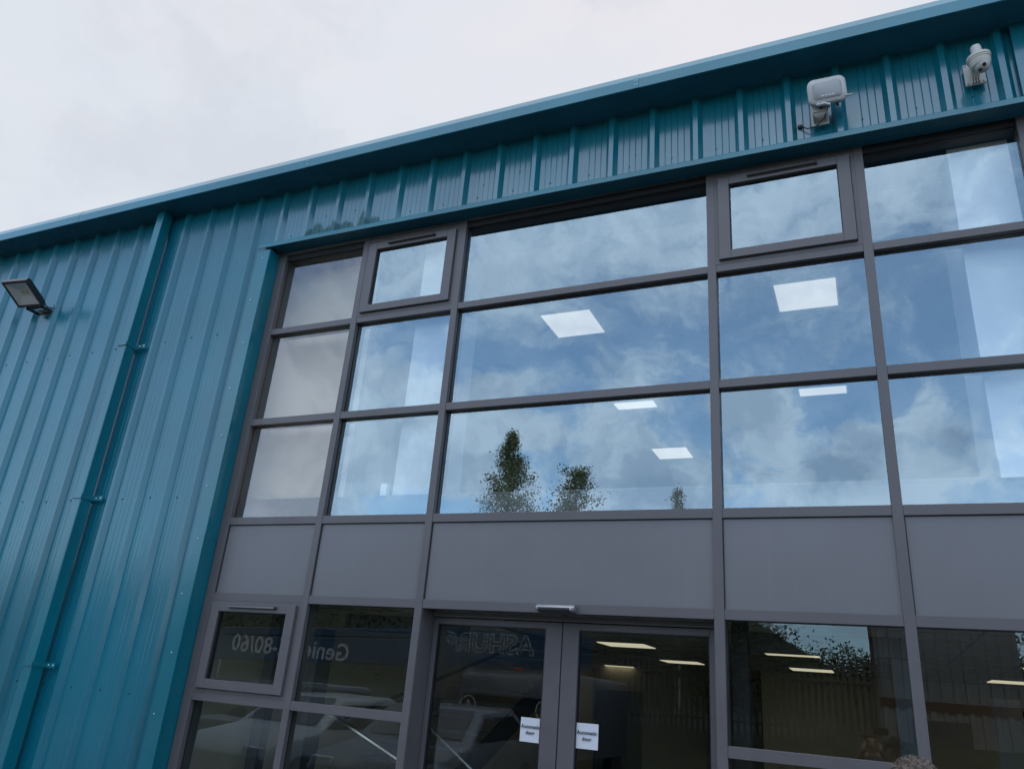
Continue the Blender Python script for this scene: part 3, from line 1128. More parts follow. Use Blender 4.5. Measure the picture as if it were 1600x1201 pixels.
M_fglass = glass_mat("flood_glass", (0.92, 0.92, 0.92), (0.9, 0.95, 1.0), 0.03, 1.0)
gl.build('front_glass', M_fglass, FL)
br = MB()
br.box(-0.11, 0.11, 0.155, 0.165, -0.075, 0.0)
br.box(-0.12, -0.112, 0.01, 0.165, -0.065, -0.03).box(0.112, 0.12, 0.01, 0.165, -0.065, -0.03)
br.box(-0.12, 0.12, 0.03, 0.055, -0.06, -0.01)
br.build('bracket', M_black, FL, bevel=0.003)
MB().box(-0.06, 0.06, 0.09, 0.154, -0.05, -0.02).build('junction_box', M_galv, FL, bevel=0.006)
MB().tube([(0.10, 0.02, 0.01), (0.135, 0.09, -0.03), (0.15, 0.155, -0.02), (0.12, 0.16, 0.03)], 0.007, 6).build('cable', M_black, FL)

# wireless unit
RA = empty('wireless_antenna', 'grey rounded wireless antenna box on a bracket above the right hopper window', 'antenna', (0.035, -0.30, 5.735))


def rbox(w_, h_, d_, r, seg=5):
    """rounded-rect prism, front at -d/2 in y"""
    pts = []
    for cx, cz, a0 in ((w_ / 2 - r, h_ / 2 - r, 0), (-w_ / 2 + r, h_ / 2 - r, 90), (-w_ / 2 + r, -h_ / 2 + r, 180), (w_ / 2 - r, -h_ / 2 + r, 270)):
        for k in range(seg + 1):
            t = rad(a0 + 90 * k / seg)
            pts.append((cx + r * math.cos(t), cz + r * math.sin(t)))
    return pts


def ring_solid(layers):
    """layers: list of (pts, y)"""
    m = MB()
    n = len(layers[0][0])
    for pts, y in layers:
        for (x, z) in pts:
            m.v.append((x, y, z))
    for L in range(len(layers) - 1):
        for i in range(n):
            j = (i + 1) % n
            m.f.append((L * n + i, L * n + j, (L + 1) * n + j, (L + 1) * n + i))
            m.mi.append(0)
    m.f.append(tuple(range(n)))
    m.f.append(tuple((len(layers) - 1) * n + i for i in range(n))[::-1])
    m.mi += [0, 0]
    return m


Mr = Matrix.Translation((0, 0.0, 0.008)) @ Matrix.Rotation(rad(-4), 4, 'Y') @ Matrix.Rotation(rad(6), 4, 'Z') @ Matrix.Rotation(rad(14), 4, 'X')
ring_solid([(rbox(0.236, 0.172, 0, 0.045), -0.030), (rbox(0.256, 0.192, 0, 0.05), -0.022), (rbox(0.256, 0.192, 0, 0.05), 0.012),
            (rbox(0.240, 0.176, 0, 0.045), 0.016), (rbox(0.240, 0.176, 0, 0.045), 0.030), (rbox(0.21, 0.15, 0, 0.04), 0.055)]).xform(Mr).build('case', M_plast, RA, smooth=True)
ring_solid([(rbox(0.180, 0.120, 0, 0.022), -0.0365), (rbox(0.192, 0.132, 0, 0.026), -0.032), (rbox(0.192, 0.132, 0, 0.026), -0.026)]).xform(Mr).build('cover', M_plast_d, RA, smooth=True)
sm = MB()
for dx in (-0.035, -0.012, 0.012, 0.035):
    sm.box(dx - 0.008, dx + 0.008, -0.0385, -0.0366, -0.048, -0.042)
sm.xform(Mr).build('marking', M_letter, RA)
for (dx, dz) in ((-0.118, 0.0), (0.118, 0.04), (0.0, -0.089), (-0.07, -0.089), (0.07, -0.089), (0.0, 0.089)):
    MB().lathe([(0.006, 0), (0.006, 0.006), (0.003, 0.008)], 8, Matrix.Translation((dx, -0.022, dz)) @ MR).xform(Mr).build('case_screw', M_galv, RA)
ft = MB()
for dx in (-0.05, 0.0, 0.06):
    ft.lathe([(0.012, 0), (0.012, 0.022), (0.008, 0.026)], 10, Matrix.Translation((dx, 0.015, -0.088)) @ Matrix.Rotation(rad(180), 4, 'X'))
ft.xform(Mr).build('cable_gland', M_black, RA)
rb = MB()
rb.box(-0.115, 0.0, 0.150, 0.160, -0.15, -0.02)
rb.box(-0.105, -0.095, 0.05, 0.150, -0.13, -0.06).box(-0.02, -0.010, 0.05, 0.150, -0.13, -0.06)
rb.box(-0.105, -0.01, 0.04, 0.055, -0.12, -0.04)
rb.build('bracket', M_ivory, RA, bevel=0.003)
MB().tube([(-0.075, 0.0, -0.095), (-0.02, 0.0, -0.095), (0.01, 0.02, -0.095)], 0.016, 10).build('bracket_joint', M_galv, RA)
MB().tube([(0.125, 0.0, -0.06), (0.16, 0.01, -0.055), (0.165, 0.01, -0.055)], [0.008, 0.006, 0.009], 8).build('cable_connector', M_plast, RA)
MB().tube([(0.0, 0.02, -0.11), (-0.03, 0.10, -0.135), (-0.09, 0.15, -0.155), (-0.15, 0.17, -0.145), (-0.20, 0.175, -0.10)], 0.0045, 6).build('cable', M_black, RA)
MB().lathe([(0.019, 0), (0.019, 0.012), (0.012, 0.02)], 12, Matrix.Translation((-0.20, 0.20, -0.095)) @ MR).build('cable_grommet', M_black, RA)

# CCTV dome
CC = empty('security_camera', 'ivory turret security camera on a square wall bracket under the eaves', 'security camera', (0.965, -0.17, 5.75))
pl = MB()
pl.box(-0.062, 0.062, 0.020, 0.034, -0.092, 0.092)
pl.build('mounting_plate', M_ivory, CC, bevel=0.004)
ps = MB()
for dx in (-0.048, 0.048):
    for dz in (-0.078, 0.078):
        ps.lathe([(0.008, 0), (0.008, 0.004), (0.004, 0.006)], 8, Matrix.Translation((dx, 0.020, dz)) @ MR)
ps.build('plate_screw', M_galv, CC)
am = MB()
for dx in (-0.022, -0.008, 0.008, 0.022):
    am.box(dx - 0.003, dx + 0.003, 0.006, 0.020, -0.088, 0.02)
am.build('bracket_rib', M_ivory, CC)
MB().extr([(0.02, -0.05), (0.02, 0.05), (-0.06, 0.05), (-0.115, 0.04), (-0.115, 0.015), (-0.05, -0.01)], -0.026, 0.026).build('arm', M_ivory, CC, bevel=0.006)
Mc = Matrix.Translation((0.010, -0.130, -0.022)) @ Matrix.Rotation(rad(-6), 4, 'Y') @ Matrix.Rotation(rad(6), 4, 'X')
MB().lathe([(0.030, 0.105), (0.032, 0.095), (0.034, 0.038), (0.050, 0.028)], 20, Mc).build('cap', M_ivory, CC, smooth=True)
MB().lathe([(0.060, 0.030), (0.072, 0.022), (0.073, 0.004), (0.070, 0.0)], 28, Mc).build('base_ring', M_ivory, CC, smooth=True)
MB().lathe([(0.069, -0.001), (0.069, -0.010), (0.060, -0.014)], 28, Mc).build('trim_ring', mat("yellowed_trim", (0.50, 0.46, 0.33), 0.4), CC, smooth=True)
MB().lathe([(0.066, -0.008), (0.064, -0.03), (0.056, -0.055), (0.044, -0.064)], 28, Mc).build('shroud', M_ivory, CC, smooth=True)
Ms = Mc @ Matrix.Translation((0.004, -0.008, -0.056))
MB().lathe([(0.047 * math.cos(rad(a)) + 0.0005, 0.047 * math.sin(rad(a))) for a in range(-88, 89, 11)], 20, Ms).build('camera_ball', M_plast, CC, smooth=True)
le = MB()
look = Vector((-0.12, -0.62, -0.78)).normalized()
for (ax, ay) in ((0.014, -0.014), (-0.013, 0.013)):
    q = look.to_track_quat('Z', 'Y').to_matrix().to_4x4()
    side_ = q @ Vector((-ax, ay, 0))
    c = Ms @ Vector((0, 0, 0)) + (look * 0.0415) + side_
    le.lathe([(0.0125, 0), (0.0125, 0.005), (0.010, 0.008)], 14, Matrix.Translation(c) @ q)
le.build('lens', M_black, CC, smooth=True)

# radar sensor above the doors
SE = empty('door_sensor', 'slim silver motion sensor on the transom above the entrance doors', 'sensor', (-1.915, -0.02, 2.142))
MB().extr([(0.010, 0.024), (-0.035, 0.022), (-0.052, 0.006), (-0.050, -0.018), (0.010, -0.026)], -0.137, 0.137).build('sensor_body', M_galv, SE, bevel=0.004, smooth=True)
MB().extr([(-0.0535, 0.000), (-0.0535, -0.014), (-0.040, -0.0275), (-0.012, -0.0285), (-0.012, -0.02), (-0.045, -0.01)], -0.120, 0.105).build('sensor_window', M_black, SE)
MB().box(0.108, 0.116, -0.0545, -0.045, -0.008, 0.000).build('indicator', M_white, SE)

# paper notices
for (x, z, s, lb) in ((-2.144, 1.373, 0.150, 'white paper notice reading Automatic door on the left door leaf'),
                      (-1.745, 1.371, 0.153, 'white paper notice reading Automatic door on the right door leaf')):
    N = empty('paper_notice', lb, 'notice', (x, 0.204, z), (0, rad(0.6 if x < -2 else -0.4), 0), group='notices on the entrance doors')
    sheet_ = MB()
    n = 6
    for i in range(n):
        for j in range(n):
            f = lambda u, v: ((u - .5) * s, -0.002 - 0.004 * (u * u) * (1 - v) * (1 if x < -2 else .6), (v - .5) * s)
            u0, u1, v0, v1 = i / n, (i + 1) / n, j / n, (j + 1) / n
            sheet_.quad(f(u0, v0), f(u1, v0), f(u1, v1), f(u0, v1))
    sheet_.build('paper', M_paper, N)
    for k, tx in enumerate(('Automatic', 'door')):
        text_mesh('lettering', tx, 0.0325, M_ink, N, Matrix.Translation((0, -0.0075, 0.010 - k * 0.037)) @ FACE_OUT, 0.0004, offset=0.0004)

# ------------------------------------------------------------------ people
def person(label, loc, rz, arms_up, jacket, hair_m, height=1.6):
    P = empty('person', label, 'person', loc, (0, 0, rz))
    s = height / 1.75
    # joints
    J = {'pelvis': (0, 0, 0.95), 'waist': (0, 0, 1.08), 'chest': (0, 0.01, 1.28), 'sh': (0, 0, 1.42), 'neck': (0, 0.0, 1.50),
         'hb': (0, -0.015, 1.57), 'head': (0, -0.01, 1.655), 'top': (0, 0.0, 1.70)}
    Rr = {'pelvis': .155, 'waist': .145, 'chest': .165, 'sh': .11, 'neck': .058, 'hb': .075, 'head': .082, 'top': .055}
    E = [('pelvis', 'waist'), ('waist', 'chest'), ('chest', 'sh'), ('sh', 'neck'), ('neck', 'hb'), ('hb', 'head'), ('head', 'top')]
    for sgn, q in ((1, 'l'), (-1, 'r')):
        J['shd' + q] = (sgn * 0.17, 0, 1.40)
        Rr['shd' + q] = .068
        if arms_up:
            J['el' + q] = (sgn * 0.27, -0.14, 1.22)
            J['wr' + q] = (sgn * 0.11, -0.30, 1.52)
            J['ha' + q] = (sgn * 0.09, -0.31, 1.58)
        else:
            J['el' + q] = (sgn * 0.24, 0.03, 1.13)
            J['wr' + q] = (sgn * 0.25, -0.05, 0.89)
            J['ha' + q] = (sgn * 0.25, -0.07, 0.82)
        Rr['el' + q], Rr['wr' + q], Rr['ha' + q] = .047, .032, .038
        J['hip' + q] = (sgn * 0.09, 0, 0.90)
        J['kn' + q] = (sgn * 0.10, -0.02, 0.50)
        J['an' + q] = (sgn * 0.11, 0.02, 0.09)
        J['to' + q] = (sgn * 0.12, -0.14, 0.035)
        Rr['hip' + q], Rr['kn' + q], Rr['an' + q], Rr['to' + q] = .095, .062, .045, .036
        E += [('sh', 'shd' + q), ('shd' + q, 'el' + q), ('el' + q, 'wr' + q), ('wr' + q, 'ha' + q), ('pelvis', 'hip' + q),
              ('hip' + q, 'kn' + q), ('kn' + q, 'an' + q), ('an' + q, 'to' + q)]
        # fingers
        hx = Vector(J['ha' + q])
        dd = (hx - Vector(J['wr' + q])).normalized()
        ax = Vector((1, 0, 0)) if not arms_up else Vector((0, 0.4, 1)).normalized()
        for fi in range(4):
            off = ax * (fi - 1.5) * 0.02
            L = (0.068, 0.078, 0.074, 0.058)[fi]
            curl = Vector((-sgn * 0.25, -0.35, 0)) if not arms_up else Vector((-sgn * 0.9, 0, 0.0))
            a = hx + off + dd * 0.02
            b = a + (dd + curl * 0.4).normalized() * L * 0.55
            c = b + (dd + curl * 1.3).normalized() * L * 0.45
            k1, k2, k3 = 'f%s%da' % (q, fi), 'f%s%db' % (q, fi), 'f%s%dc' % (q, fi)
            J[k1], J[k2], J[k3] = tuple(a), tuple(b), tuple(c)
            Rr[k1], Rr[k2], Rr[k3] = .010, .009, .0075
            E += [('ha' + q, k1), (k1, k2), (k2, k3)]
        a = Vector(J['wr' + q]) + dd * 0.03 + Vector((-sgn * 0.03, -0.02, 0))
        b = a + (dd + Vector((-sgn * .5, -.4, 0))).normalized() * 0.045
        J['t1' + q], J['t2' + q] = tuple(a), tuple(b)
        Rr['t1' + q], Rr['t2' + q] = .013, .010
        E += [('wr' + q, 't1' + q), ('t1' + q, 't2' + q)]
    keys = list(J)
    me = bpy.data.meshes.new('body')
    me.from_pydata([tuple(Vector(J[k]) * s) for k in keys], [(keys.index(a), keys.index(b)) for a, b in E], [])
    o = bpy.data.objects.new('body', me)
    COL.objects.link(o)
    sk = o.modifiers.new('s', 'SKIN')
    for i, k in enumerate(keys):
        r = Rr[k] * s
        v = me.skin_vertices[0].data[i]
        v.radius = (r, r * (0.72 if k in ('pelvis', 'waist', 'chest') else 1.0))
        v.use_root = (k == 'pelvis')
    ss = o.modifiers.new('u', 'SUBSURF')
    ss.levels = ss.render_levels = 2
    dg = bpy.context.evaluated_depsgraph_get()
    nm = bpy.data.meshes.new_from_object(o.evaluated_get(dg))
    bpy.data.objects.remove(o)
    # face: push nose and ears out of the head surface
    for v in nm.vertices:
        c = v.co
        z = c.z / s
        if z > 1.52:
            if abs(c.x / s) < 0.018 and c.y < 0 and 1.585 < z < 1.635:
                c.y -= 0.022 * s
            if abs(c.x / s) > 0.062 and abs(c.y / s) < 0.03 and 1.58 < z < 1.65:
                c.x += math.copysign(0.014 * s, c.x)
            if z > 1.52:
                c.y *= 1.12
    nm.materials.append(M_skin)
    nm.materials.append(jacket)
    nm.materials.append(M_trouser)
    for p in nm.polygons:
        p.use_smooth = True
        c = p.center / s
        hand = abs(c.x) > 0.06 and ((arms_up and c.z > 1.47 and c.y < -0.22) or (not arms_up and c.z < 0.90 and abs(c.x) > 0.19))
        p.material_index = 0 if (c.z > 1.475 and c.y > -0.2) or hand else (1 if c.z > 0.92 or abs(c.x) > 0.19 and c.z > 0.8 else 2)
    b = bpy.data.objects.new('body', nm)
    COL.objects.link(b)
    b.parent = P
    # hair: cap with many short tufts
    h = MB()
    hc = Vector((0, 0.005, 1.655)) * s
    rx, ry, rz_ = 0.089 * s, 0.104 * s, 0.104 * s
    n0 = 18
    for i in range(10):
        for k in range(n0):
            t0, t1 = rad(90 - i * 10), rad(90 - (i + 1) * 10)
            a0, a1 = 2 * math.pi * k / n0, 2 * math.pi * (k + 1) / n0
            lim = rad(25) if math.sin(a0) < -0.35 else rad(-12)
            if t1 < lim:
                continue
            pt = lambda t, a: hc + Vector((rx * math.cos(t) * math.cos(a), ry * math.cos(t) * math.sin(a), rz_ * math.sin(t)))
            h.quad(pt(t0, a0), pt(t0, a1), pt(t1, a1), pt(t1, a0))
    rnd = random.Random(3)
    for _ in range(2600):
        a = rnd.uniform(0, 2 * math.pi)
        t = math.asin(rnd.uniform(-0.2, 1))
        if math.sin(a) < -0.35 and t < rad(25):
            continue
        d = Vector((math.cos(t) * math.cos(a), math.cos(t) * math.sin(a), math.sin(t)))
        p = hc + Vector((rx * d.x, ry * d.y, rz_ * d.z))
        L = rnd.uniform(0.012, 0.026) * s
        sidev = d.cross(Vector((rnd.uniform(-1, 1), rnd.uniform(-1, 1), rnd.uniform(-1, 1)))).normalized()
        tip = p + (d * 0.55 + sidev * 0.9 + Vector((0, 0.1, -0.25))).normalized() * L
        wv = d.cross(sidev).normalized() * 0.0016
        h.quad(p - wv, p + wv, tip)
    h.build('hair', hair_m, P)
    return P


person('person with short greying brown hair in front of the glass, only the crown in frame', (0.090, -2.0, GZ), rad(180), False, M_jacket, M_hair, 1.600)
ph = person('photographer in olive jacket raising a phone, seen only in the glass reflection', (-0.10, -5.36, GZ), rad(180), True, M_jacket2, M_hair, 1.60)
PH = empty('smartphone', 'black smartphone held up by the photographer, seen only reflected', 'phone', (-0.0, -5.05, 1.515))
MB().box(-0.075, 0.075, 0.0, 0.009, -0.04, 0.035).build('phone_body', M_black, PH, bevel=0.003)

# ------------------------------------------------------------------ what the glass reflects (behind the camera)
def tree(label, x, y, z0, h, wd, n, leafm, barkm, seed, conic=0.7, group=None, leaf=0.10, lean=0.0, base=0.12):
    T = empty('tree', label, 'tree', (x, y, z0), group=group)
    r = random.Random(seed)
    tk = MB()
    pts = [(0, 0, 0)]
    for k in range(1, 9):
        pts.append((math.sin(k * 0.7 + seed) * 0.05 * k * .3 + lean * k, math.cos(k + seed) * 0.04 * k * .3, h * 0.97 * k / 8))
    tk.tube(pts, [h * 0.014 * (1 - k / 8.6) + 0.01 for k in range(9)], 8)
    limbs = []
    nl = 95 if n > 5000 else 45
    for k in range(nl):
        f = 0.16 + 0.80 * (k + r.random()) / nl
        z = h * f
        prof = wd * 0.5 * (1 - f) ** conic * min(1.0, (f - base) * 5 + 0.35) * 1.35
        a = r.uniform(0, 6.283)
        L = prof * r.uniform(0.55, 1.08)
        c = Vector((math.sin(f * 5.6 + seed) * 0.1, 0, z))
        e = c + Vector((math.cos(a) * L, math.sin(a) * L, L * r.uniform(0.25, 0.75)))
        mid = c.lerp(e, 0.5) + Vector((0, 0, L * 0.06))
        tk.tube([c, mid, e], [h * 0.004 * (1 - f) + 0.008, h * 0.003 * (1 - f) + 0.006, 0.004], 5)
        limbs.append((c, mid, e, L))
    tk.build('trunk', barkm, T)
    lf = MB()
    for _ in range(n):
        c, mid, e, L = r.choice(limbs)
        t = r.random() ** 0.6
        p = c.lerp(e, t) + Vector((r.gauss(0, .09 + L * .08), r.gauss(0, .09 + L * .08), r.gauss(-0.04, .12 + L * .06)))
        s_ = leaf * r.uniform(0.5, 1.2)
        u = Vector((r.gauss(0, 1), r.gauss(0, 1), r.gauss(0, 1))).normalized()
        v = u.cross(Vector((r.gauss(0, 1), r.gauss(0, 1), r.gauss(0, 1)))).normalized()
        lf.quad(p - u * s_, p + v * s_ * 0.6, p + u * s_, p - v * s_ * 0.6)
    o = lf.build('crown', leafm, T)
    return T


G1 = 'birches on the bank opposite'
tree('tall conical birch, tallest tree reflected in the lower middle pane', -14.25, -25, 1.3, 11.6, 4.7, 26000, M_leaf, M_bark, 3, 0.78, G1, 0.05)
tree('rounder birch reflected just right of the tallest one', -10.95, -25, 1.3, 9.6, 3.1, 14000, M_leaf, M_bark, 5, 0.42, G1, 0.055)
tree('thin young birch reflected at the right of the lower middle pane', -6.8, -25, 1.3, 8.7, 2.0, 3600, M_leaf, M_bark, 9, 0.7, G1, 0.055)
tree('small dark tree reflected left of the sky gap in the ground floor pane', -3.3, -15, 0.5, 5.6, 3.2, 9000, M_leaf2, M_bark2, 12, 0.35, None, 0.045)
tree('dark tree reflected at the far right beside the grey shed', 5.4, -22, 1.3, 6.8, 3.4, 7000, M_leaf2, M_bark2, 14, 0.4, None, 0.06)

# far wood as one mass
wd_ = MB()
r = random.Random(21)
for _ in range(95000):
    x = r.uniform(-75, 45) if _ % 2 else r.uniform(-14, 8)
    y = r.uniform(-46, -30)
    hgt = 6.6 if x < -5.5 else 4.3
    blend = min(1, max(0, (x + 7.5) / 4))
    hgt = 7.3 * (1 - blend) + 4.1 * blend
    if x > 12:
        hgt = 5.5
    if x < -18:
        hgt += 0.0
    hgt *= (-y + 5) / 40.0 * 1.0
    hgt += 1.1 * (mnoise.noise((x * 0.45, y * 0.3, 0)) + 0.5 * mnoise.noise((x * 1.3, y * 0.8, 3)))
    z = 1.2 + (hgt - 1.2) * r.random() ** 0.55
    s_ = r.uniform(0.04, 0.09) if -14 < x < 8 else r.uniform(0.08, 0.18)
    u = Vector((r.gauss(0, 1), r.gauss(0, 1), r.gauss(0, 1))).normalized()
    v = u.cross(Vector((r.gauss(0, 1), r.gauss(0, 1), r.gauss(0, 1)))).normalized()
    p = Vector((x, y, z))
    wd_.quad(p - u * s_, p + v * s_ * 0.7, p + u * s_, p - v * s_ * 0.7)
o = wd_.build('woodland', M_leaf2)
tag(o, 'dark woodland covering the hillside across the yard', 'woodland')
o['kind'] = 'stuff'
# hillside below the wood
hl = MB()
for i in range(26):
    x0_, x1_ = -80 + i * 5.6, -80 + (i + 1) * 5.6
    hf = lambda q: 3.9 if q > -5 else (7.2 if q > -22 else 7.6)
    h0, h1 = hf(x0_), hf(x1_)
    hl.quad((x0_, -29, 1.3), (x1_, -29, 1.3), (x1_, -46, h1), (x0_, -46, h0))
    hl.quad((x0_, -46, h0), (x1_, -46, h1), (x1_, -60, 1.2), (x0_, -60, 1.2))
struct(hl.build('hillside', M_grass))

# palisade fence on the bank
FN = empty('palisade_fence', 'galvanised palisade fence along the grass bank across the yard', 'fence', (0, -16.4, 1.0))
pal = MB()
pal.extr([(-0.035, 0.012), (-0.012, -0.01), (0.012, -0.01), (0.035, 0.012)], 0, 1.75, axis='z')
pal.quad((-0.035, 0.012, 1.75), (0.035, 0.012, 1.75), (0, 0.0, 1.9))
p0_ = pal.build('pale', M_fence, FN)
cnt = 0
x = -13.0
while x < 0.0:
    o = p0_ if cnt == 0 else p0_.copy()
    if cnt:
        COL.objects.link(o)
        o.parent = FN
    o.location = (x, 0, 0)
    x += 0.15
    cnt += 1
for zz in (0.35, 1.45):
    MB().box(-13.1, 0.0, 0.02, 0.06, zz - 0.03, zz + 0.03).build('rail', M_fence, FN)
for k in range(6):
    MB().box(-13 + k * 2.6 - 0.04, -13 + k * 2.6 + 0.04, 0.06, 0.14, -0.3, 1.9).build('fence_post', M_fence, FN)

# grey shed across the yard
SH = empty('warehouse', 'grey ribbed warehouse with a red stripe reflected at the right', 'warehouse', (1.7, -20, GZ))


def shed_wall(x0, x1, y, zb, zt):
    m = MB()
    pts = []
    x = x0
    while x < x1 - 0.01:
        pts += [(x, y), (x + 0.14, y), (x + 0.17, y + 0.05), (x + 0.27, y + 0.05), (x + 0.30, y)]
        x += 0.30
    n = len(pts)
    m.v = [(a, b, zb) for a, b in pts] + [(a, b, zt) for a, b in pts]
    m.f = [(i, i + 1, n + i + 1, n + i) for i in range(n - 1)]
    m.mi = [0] * (n - 1)
    return m


shed_wall(-1.75, 1.85, 0.05, 0, 6.2).build('cladding_sheet', M_shed, SH)
MB().box(-1.75, 1.85, -9, 0.0, 0, 6.2).build('wall', M_shed, SH)
MB().extr([(0.15, 6.15), (0.15, 6.25), (-4.5, 7.2), (-9.2, 6.25), (-9.2, 6.15), (-4.5, 7.1)], -1.85, 1.95).build('roof', M_red, SH)
MB().box(-1.75, 1.85, 0.105, 0.12, 2.15, 2.36).build('stripe', M_red, SH)
MB().box(-0.9, 0.5, 0.105, 0.13, 0.05, 1.9).build('roller_door', M_beam, SH)
MB().box(-1.80, -1.70, 0.10, 0.16, 0, 6.1).build('corner_trim', M_red, SH)

# boom lift: blue telescopic boom with lettering, turret and wheels
BL = empty('boom_lift', 'blue articulated boom lift with white lettering, reflected in the ground floor panes', 'boom lift', (-9.0, -8.0, GZ))
bt = MB()
bt.box(-4.3, 1.6, -0.42, 0.0, 1.98, 2.44, 0.028)
bt.build('boom', M_boom, BL, bevel=0.02)
MB().box(-3.6, 1.4, -0.36, -0.04, 2.47, 2.62, 0.028).build('upper_boom', M_boom, BL, bevel=0.02)
MB().box(-2.4, -0.5, -1.3, 0.25, 0.75, 1.55).build('turret', M_van, BL, bevel=0.08)
MB().box(-4.6, -4.2, -0.6, 0.2, 1.2, 2.4).build('knuckle', M_boom, BL, bevel=0.03)
MB().box(-4.4, -0.2, -1.35, 0.30, 0.38, 0.72).build('chassis', M_beam, BL, bevel=0.04)
for wx in (-3.9, -0.7):
    for wy in (0.32, -1.55):
        t_ = MB()
        t_.lathe([(0.30, 0), (0.46, 0.03), (0.46, 0.25), (0.30, 0.28)], 20, Matrix.Translation((wx, wy, 0.46)) @ Matrix.Rotation(rad(-90), 4, 'X'))
        wv = t_.build('wheel', M_tyre, BL)
        MB().lathe([(0.20, 0.0), (0.24, 0.29), (0.12, 0.30)], 14, Matrix.Translation((wx, wy, 0.46)) @ Matrix.Rotation(rad(-90), 4, 'X')).build('hub', M_letter, wv)
text_mesh('lettering', 'Genie  Z-80/60', 0.46, M_letter, BL, Matrix.Translation((-1.75, 0.004, 2.03)) @ Matrix.Rotation(rad(1.6), 4, 'Y') @ FACE_IN, 0.003, offset=0.006, spacing=1.02)
bk = MB()
for a_, b_ in (((-4.4, -1.0, 1.2), (-4.4, -1.0, 2.3)), ((-4.4, .6, 1.2), (-4.4, .6, 2.3)), ((-4.4, -1.0, 2.3), (-4.4, .6, 2.3)), ((-5.1, -1.0, 2.3), (-4.4, -1.0, 2.3)), ((-5.1, .6, 2.3), (-4.4, .6, 2.3)),
               ((-5.1, -1.0, 2.3), (-5.1, .6, 2.3)), ((-5.1, -1.0, 1.2), (-5.1, -1.0, 2.3)), ((-5.1, .6, 1.2), (-5.1, .6, 2.3)), ((-5.1, -1.0, 1.2), (-4.4, .6, 1.2))):
    bk.tube([a_, b_], 0.025, 6)
bk.build('basket', M_letter, BL)

# lorry with lettered headboard, seen in the left door
def lorry():
    V = empty('service_lorry', 'silver service lorry with lettered blue headboard, reflected in the left entrance door', 'lorry', (-6.45, -9.1, GZ))
    y = 0.0
    body = MB()
    body.extr([(0.0, 0.55), (0.0, 1.62), (-0.10, 1.98), (-0.28, 2.10), (-4.6, 2.10), (-4.6, 0.55)], -1.15, 1.0)
    body.build('body', M_van, V, bevel=0.05, smooth=True)
    MB().box(-1.05, 0.9, 0.002, 0.02, 1.18, 1.62).build('rear_window', M_carglass, V, bevel=0.01)
    MB().box(-1.2, 1.05, -0.02, 0.06, 0.45, 0.62).build('bumper', M_black, V, bevel=0.02)
    for (a, b, c, d) in ((-0.82, -0.50, 0.98, 1.12), (-1.02, -0.72, 0.76, 0.9)):
        MB().box(a, b, 0.004, 0.02, c, d).build('number_plate', M_yellow, V)
    for wx in (-1.0, 0.85):
        for wy in (-0.9, -3.9):
            MB().lathe([(0.22, -0.12), (0.36, -0.10), (0.36, 0.10), (0.22, 0.12)], 18, Matrix.Translation((wx, wy, 0.36)) @ Matrix.Rotation(rad(90), 4, 'Y')).build('wheel', M_tyre, V)
    hb = MB().box(-1.85, 1.45, -0.46, -0.40, 2.16, 2.86)
    h_ = hb.build('headboard', M_boom, V, bevel=0.01)
    text_mesh('lettering', 'ASHURG', 0.50, M_letter, h_, Matrix.Translation((-0.83, -0.395, 2.42)) @ FACE_IN, 0.002, offset=0.022, spacing=1.12)
    text_mesh('lettering_fill', 'ASHURG', 0.50, M_boom, h_, Matrix.Translation((-0.83, -0.391, 2.42)) @ FACE_IN, 0.002, offset=0.004, spacing=1.12)
    MB().box(-0.16, -0.02, -0.5, -0.40, 2.09, 2.18).build('beacon', M_orange, V, bevel=0.02)
    lg = MB()
    for k in range(24):
        a0, a1 = 2 * math.pi * k / 24, 2 * math.pi * (k + 1) / 24
        for cx in (-0.92, 0.72):
            lg.quad((cx + .17 * math.cos(a0), 0.024, 1.42 + .17 * math.sin(a0)), (cx + .17 * math.cos(a1), 0.024, 1.42 + .17 * math.sin(a1)),
                    (cx + .15 * math.cos(a1), 0.024, 1.42 + .15 * math.sin(a1)), (cx + .15 * math.cos(a0), 0.024, 1.42 + .15 * math.sin(a0)))
    lg.build('emblem_ring', M_letter, V)
    text_mesh('emblem', 'A', 0.24, M_letter, V, Matrix.Translation((-0.92, 0.024, 1.34)) @ FACE_IN, 0.001)
    text_mesh('emblem', 'A', 0.24, M_letter, V, Matrix.Translation((0.72, 0.024, 1.34)) @ FACE_IN, 0.001)


lorry()


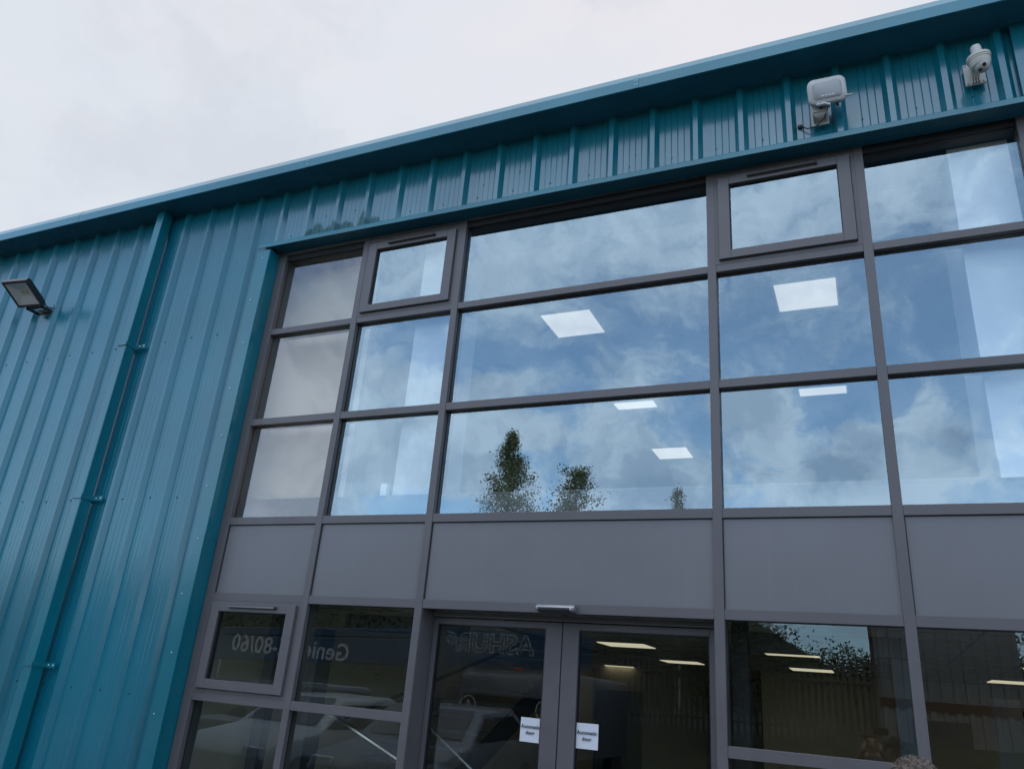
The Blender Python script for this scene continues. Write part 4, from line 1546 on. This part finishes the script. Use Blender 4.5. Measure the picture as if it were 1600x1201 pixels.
def car(label, x, y, rz, m, s=1.0):
    A = empty('parked_car', label, 'car', (x, y, GZ), (0, 0, rz), group='cars parked in the yard')
    prof = [(-2.1, 0.35), (-2.15, 0.62), (-1.95, 0.80), (-1.0, 0.95), (-0.35, 1.40), (1.05, 1.44), (1.75, 1.02), (2.1, 0.95), (2.15, 0.40), (1.9, 0.25), (-1.9, 0.25)]
    b = MB()
    n = len(prof)
    for yy, sc_ in ((-0.84, 0.93), (-0.72, 1.0), (0.72, 1.0), (0.84, 0.93)):
        for (px, pz) in prof:
            inset = 1.0
            top = max(0, (pz - 0.95) / 0.5)
            b.v.append((px * (1 if abs(yy) < .8 else .985), yy * (1 - 0.17 * top), pz * (1 if abs(yy) < .8 else 0.975)))
    for L in range(3):
        for i in range(n):
            j = (i + 1) % n
            b.f.append((L * n + i, L * n + j, (L + 1) * n + j, (L + 1) * n + i))
            b.mi.append(0)
    b.f += [tuple(range(n)), tuple(3 * n + i for i in range(n))[::-1]]
    b.mi += [0, 0]
    b.build('body', m, A, bevel=0.03, smooth=True)
    for sg in (-1, 1):
        g = MB()
        q = lambda px, pz: (px, sg * (0.845 * (1 - 0.17 * max(0, (pz - 0.95) / 0.5)) + 0.004), pz * 0.975)
        g.quad(q(-0.85, 1.0), q(1.45, 1.02), q(0.95, 1.36), q(-0.30, 1.34))
        g.build('side_window', M_carglass, A)
    g = MB()
    g.quad((-0.93, -0.66, 1.01), (-0.93, 0.66, 1.01), (-0.40, 0.60, 1.385), (-0.40, -0.60, 1.385))
    g.build('windscreen', M_carglass, A)
    for sg in (-1, 1):
        MB().box(-2.13, -2.02, sg * 0.62 - 0.15, sg * 0.62 + 0.15, 0.62, 0.74).build('headlight', M_letter, A, bevel=0.02)
    for wx in (-1.35, 1.35):
        for sg in (-1, 1):
            MB().lathe([(0.2, -0.1), (0.32, -0.09), (0.32, 0.09), (0.2, 0.1)], 18, Matrix.Translation((wx, sg * 0.78, 0.32)) @ MR).build('wheel', M_tyre, A)
    return A


car('white car parked across the yard, its bonnet reflected in the lowest left pane', -8.3, -6.05, rad(-88), M_car)
car('silver car parked beside the white car, reflected beside the door frame', -6.2, -6.2, rad(-93), M_van)
